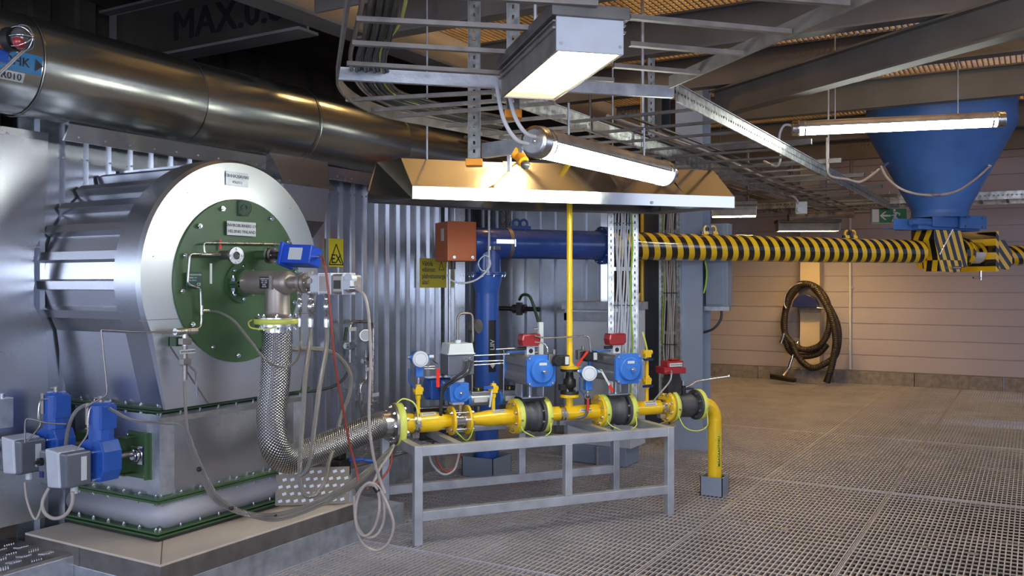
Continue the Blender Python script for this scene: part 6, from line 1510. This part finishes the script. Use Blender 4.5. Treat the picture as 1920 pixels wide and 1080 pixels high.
# steel pot and valve with blue lever
pc = P(637, 905, 5.65)
t = thing('condensate_pot', 'conical stainless pot clad in sheet behind the big hose', 'pot', V((pc.x, pc.y, .14)))
zc0 = 1.6 - (890 - 530) / 1680 * 5.65
obj('cladding', MB().lathe((pc.x, pc.y, .14), (0, 0, 1), [(0, .12), (.08, .12), (zc0 - .2, .085), (zc0 - .16, .083), (zc0 - .14, .08)], 36), 'sheet', t, True)
t = thing('pot_valve', 'black valve with long blue lever on top of the stainless pot', 'valve', V((pc.x, pc.y, zc0)))
obj('body', MB().box((pc.x, pc.y, zc0 + .05), (.10, .10, .10)).box((pc.x, pc.y, zc0 + .13), (.06, .06, .06)), 'black_metal', t, True, bevel=.006); obj('neck', MB().cyl((pc.x, pc.y, zc0 - .02), (pc.x, pc.y, zc0 + .02), .03), 'steel_dull', t, True)
obj('lever', MB().tube([P(655, 862, 5.6), P(680, 862, 5.65), P(690, 864, 5.65), P(720, 866, 5.7)], .012), 'blue', t, True)
t = thing('diamond_step', 'chequered aluminium step plate behind the big hose bend', 'step', P(555, 915, 5.3)); c_ = P(580, 908, 5.45)
Mp_ = axes(c_, (RT + FW * .15), (0, .35, 1)); pm_ = MB().bb(-.20, .24, -.12, .10, -.008, 0); tm_ = MB()
for i in range(9):
    for j in range(5): tm_.box((-.17 + i * .046 + .023 * (j % 2), -.095 + j * .042, .001), (.024, .016, .003), Matrix.Rotation(.3, 4, 'Z'))
obj('plate', pm_.xf(Mp_), 'tread_brown', t, True); obj('tread', tm_.xf(Mp_), 'alu_light', t, True)
obj('foot', MB().bb(c_.x - .12, c_.x + .05, c_.y + .02, c_.y + .05, .14, c_.z - .06), 'galv', t, True)

# red signal lamp upper left
t = thing('beacon_lamp', 'chromed caged beacon with red lens at the upper left edge', 'lamp', P(40, 75, 3.6))
bc = P(42, 72, 3.6); ax_ = (RT - FW * .35).normalized()
obj('lens', MB().sph(bc, .045, (1, 1, 1.05)), 'glass_grey', t, True); obj('red_lens', MB().sph(bc + V((.0, 0, -.02)) - FW * .02, .028), 'red', t, True)
obj('base', MB().cyl(bc - ax_ * .03, bc - ax_ * .07, .05, n=28), 'black', t, True)
for k in range(4):
    a = k * PI / 4; e1 = V((0, 0, 1)) * math.cos(a) + FW * math.sin(a); obj('guard_wire', MB().tube([bc - ax_ * .03 + e1 * .052, bc + e1 * .054, bc + ax_ * .035 + e1 * .04, bc + ax_ * .055, bc + ax_ * .035 - e1 * .04, bc - e1 * .054, bc - ax_ * .03 - e1 * .052], .003, 6), 'chrome', t, True)
obj('housing', MB().box(bc - ax_ * .125 - V((0, 0, .005)), (.10, .08, .06)), 'orange_box', t, True, bevel=.004); obj('lower_box', MB().box(bc - ax_ * .155 - V((0, 0, .06)), (.10, .07, .05)), 'blue', t, True, bevel=.004)
obj('stay', MB().cyl(bc + V((0, 0, -.05)), P(-4, 138, 3.55), .006).cyl(bc + V((0, 0, -.05)) + RT * .01, P(-4, 144, 3.55), .004), 'stainless', t, True)

# ================================================================== BACK WALL: COLUMN, HOSE, CONDUIT
cb = PY(1500, 712, 14.78).x; cb2 = PY(1537, 712, 14.78).x
struct('trim_50', MB().bb(cb, cb2, 14.78, 15.1, .2, 4.2), 'column_cream', bevel=.004)
struct('trim_51', MB().bb(cb - .08, cb2 + .10, 14.74, 15.1, -.03, .2), 'concrete', bevel=.004)
def bw(px, py, y=14.6): return PY(px, py, y)
t = thing('wall_conduit', 'thin vertical grey conduit on the back wall right of the hose', 'conduit', bw(1594, 700, 15.05)); q = bw(1594, 700, 15.06)
obj('pipe', MB().cyl((q.x, 15.06, .22), (q.x, 15.06, 3.0), .02), 'white_plastic', t, True); obj('clip', MB().box((q.x, 15.08, bw(1594, 539, 15.06).z), (.09, .05, .03)), 'galv', t, True)
t = thing('hose_reel_holder', 'dark blue half-round hose hanger on the back wall column', 'holder', bw(1512, 575))
m = MB(); c0 = bw(1512, 566, 14.70); rr = .19
pp = [(c0.x + rr * math.cos(a), 14.55, c0.z - .08 + rr * math.sin(a) * 1.05) for a in [PI * i / 18 for i in range(19)]]
m.prism(pp, (0, .22, 0)); obj('drum_plate', m, 'navy', t, True, bevel=.004)
obj('hook_box', MB().box(bw(1510, 534, 14.66), (.10, .2, .07)), 'white_plastic', t, True, bevel=.004)
obj('wire_guard', MB().tube([bw(1474, 578, 14.5), bw(1470, 568, 14.5), bw(1475, 548, 14.5), bw(1490, 534, 14.5), bw(1510, 530, 14.5), bw(1530, 534, 14.5), bw(1545, 550, 14.5), bw(1548, 568, 14.5), bw(1546, 578, 14.5), bw(1532, 577, 14.5)], .012, 8), 'galv', t, True)
obj('back_plate', MB().bb(bw(1498, 0, 14.76).x, bw(1540, 0, 14.76).x, 14.755, 14.778, bw(0, 578, 14.76).z if False else 1.12, 1.55), 'steel_dull', t, True)
obj('drum_arm', MB().bb(c0.x - .05, c0.x + .05, 14.6, 14.76, c0.z - .06, c0.z), 'navy', t, True)
t = thing('vacuum_hose', 'coiled dark ribbed vacuum hose hung on the back wall column', 'hose', bw(1540, 715))
hp = [(1512, 532), (1496, 540), (1480, 562), (1470, 600), (1472, 625), (1482, 640), (1500, 654), (1520, 655), (1540, 645), (1553, 620), (1556, 590), (1548, 560), (1532, 540), (1512, 532), (1494, 537), (1478, 560), (1471, 600), (1474, 640), (1486, 662), (1510, 668), (1535, 662), (1550, 646)]
pts = [bw(x, y, 14.55 + .06 * math.sin(i * .45)) for i, (x, y) in enumerate(hp)]
obj('hose_body', MB().tube(pts, .05, 14), 'ribbed_hose', t, True)
hp = [(1522, 536), (1540, 556), (1557, 580), (1570, 610), (1572, 640), (1565, 668), (1545, 683), (1525, 690), (1508, 682), (1494, 664), (1484, 640)]
obj('hose_body', MB().tube([bw(x, y, 14.48 + .004 * i) for i, (x, y) in enumerate(hp)], .05, 14), 'ribbed_hose', t, True)
hp = [(1528, 538), (1548, 570), (1562, 605), (1567, 640), (1562, 675), (1556, 700)]
obj('hose_body', MB().tube([bw(x, y, 14.44) for x, y in hp], .05, 14), 'ribbed_hose', t, True)
obj('hose_cuff', MB().cyl(bw(1556, 699, 14.44), bw(1550, 717, 14.44), .05, .055), 'black', t, True)
t = thing('vacuum_tube_end', 'short chrome vacuum tube end left of the hose loops', 'tube', bw(1464, 645)); obj('tube', MB().cyl(bw(1470, 625, 14.55), bw(1464, 644, 14.5), .022, .028), 'chrome', t, True)
t = thing('vacuum_wand', 'vacuum floor tool with chrome wand leaning at the back wall', 'vacuum tool', bw(1468, 712, 14.4))
obj('wand', MB().cyl(bw(1496, 640, 14.62), bw(1478, 692, 14.5), .024), 'chrome', t, True); obj('elbow', MB().tube([bw(1479, 690, 14.5), bw(1474, 698, 14.48), bw(1468, 706, 14.42)], .035, 12), 'steel_dull', t, True)
obj('nozzle_head', MB().tube([bw(1445, 704, 14.40), bw(1468, 709, 14.35), bw(1492, 713, 14.30)], .03, 10), 'black', t, True)
obj('nozzle_shoe', MB().bar(bw(1447, 708, 14.4), bw(1490, 715, 14.3), .10, .03), 'black', t, True)
# flat floor clips scattered on the grating
for i, (px_, py_) in enumerate(((1493, 912), (1541, 917), (1392, 981), (1472, 993), (1572, 1004), (1832, 949), (1825, 1039), (1732, 1026), (1790, 946), (1374, 1000 - 60))):
    p = PZ(px_, py_, .0); o = obj('grating_clip', MB().box(p + V((0, 0, .003)), (.05, .035, .006)), 'galv_dull'); tag(o, 'small flat steel clip fixed flush on the grating floor', 'clip', 'grating clips on the open floor')
# cleats at stand feet
t = thing('yellow_cap', 'small yellow-green plastic cap under the far end of the stand', 'cap', T @ V((1.5, .66, .42))) if False else None
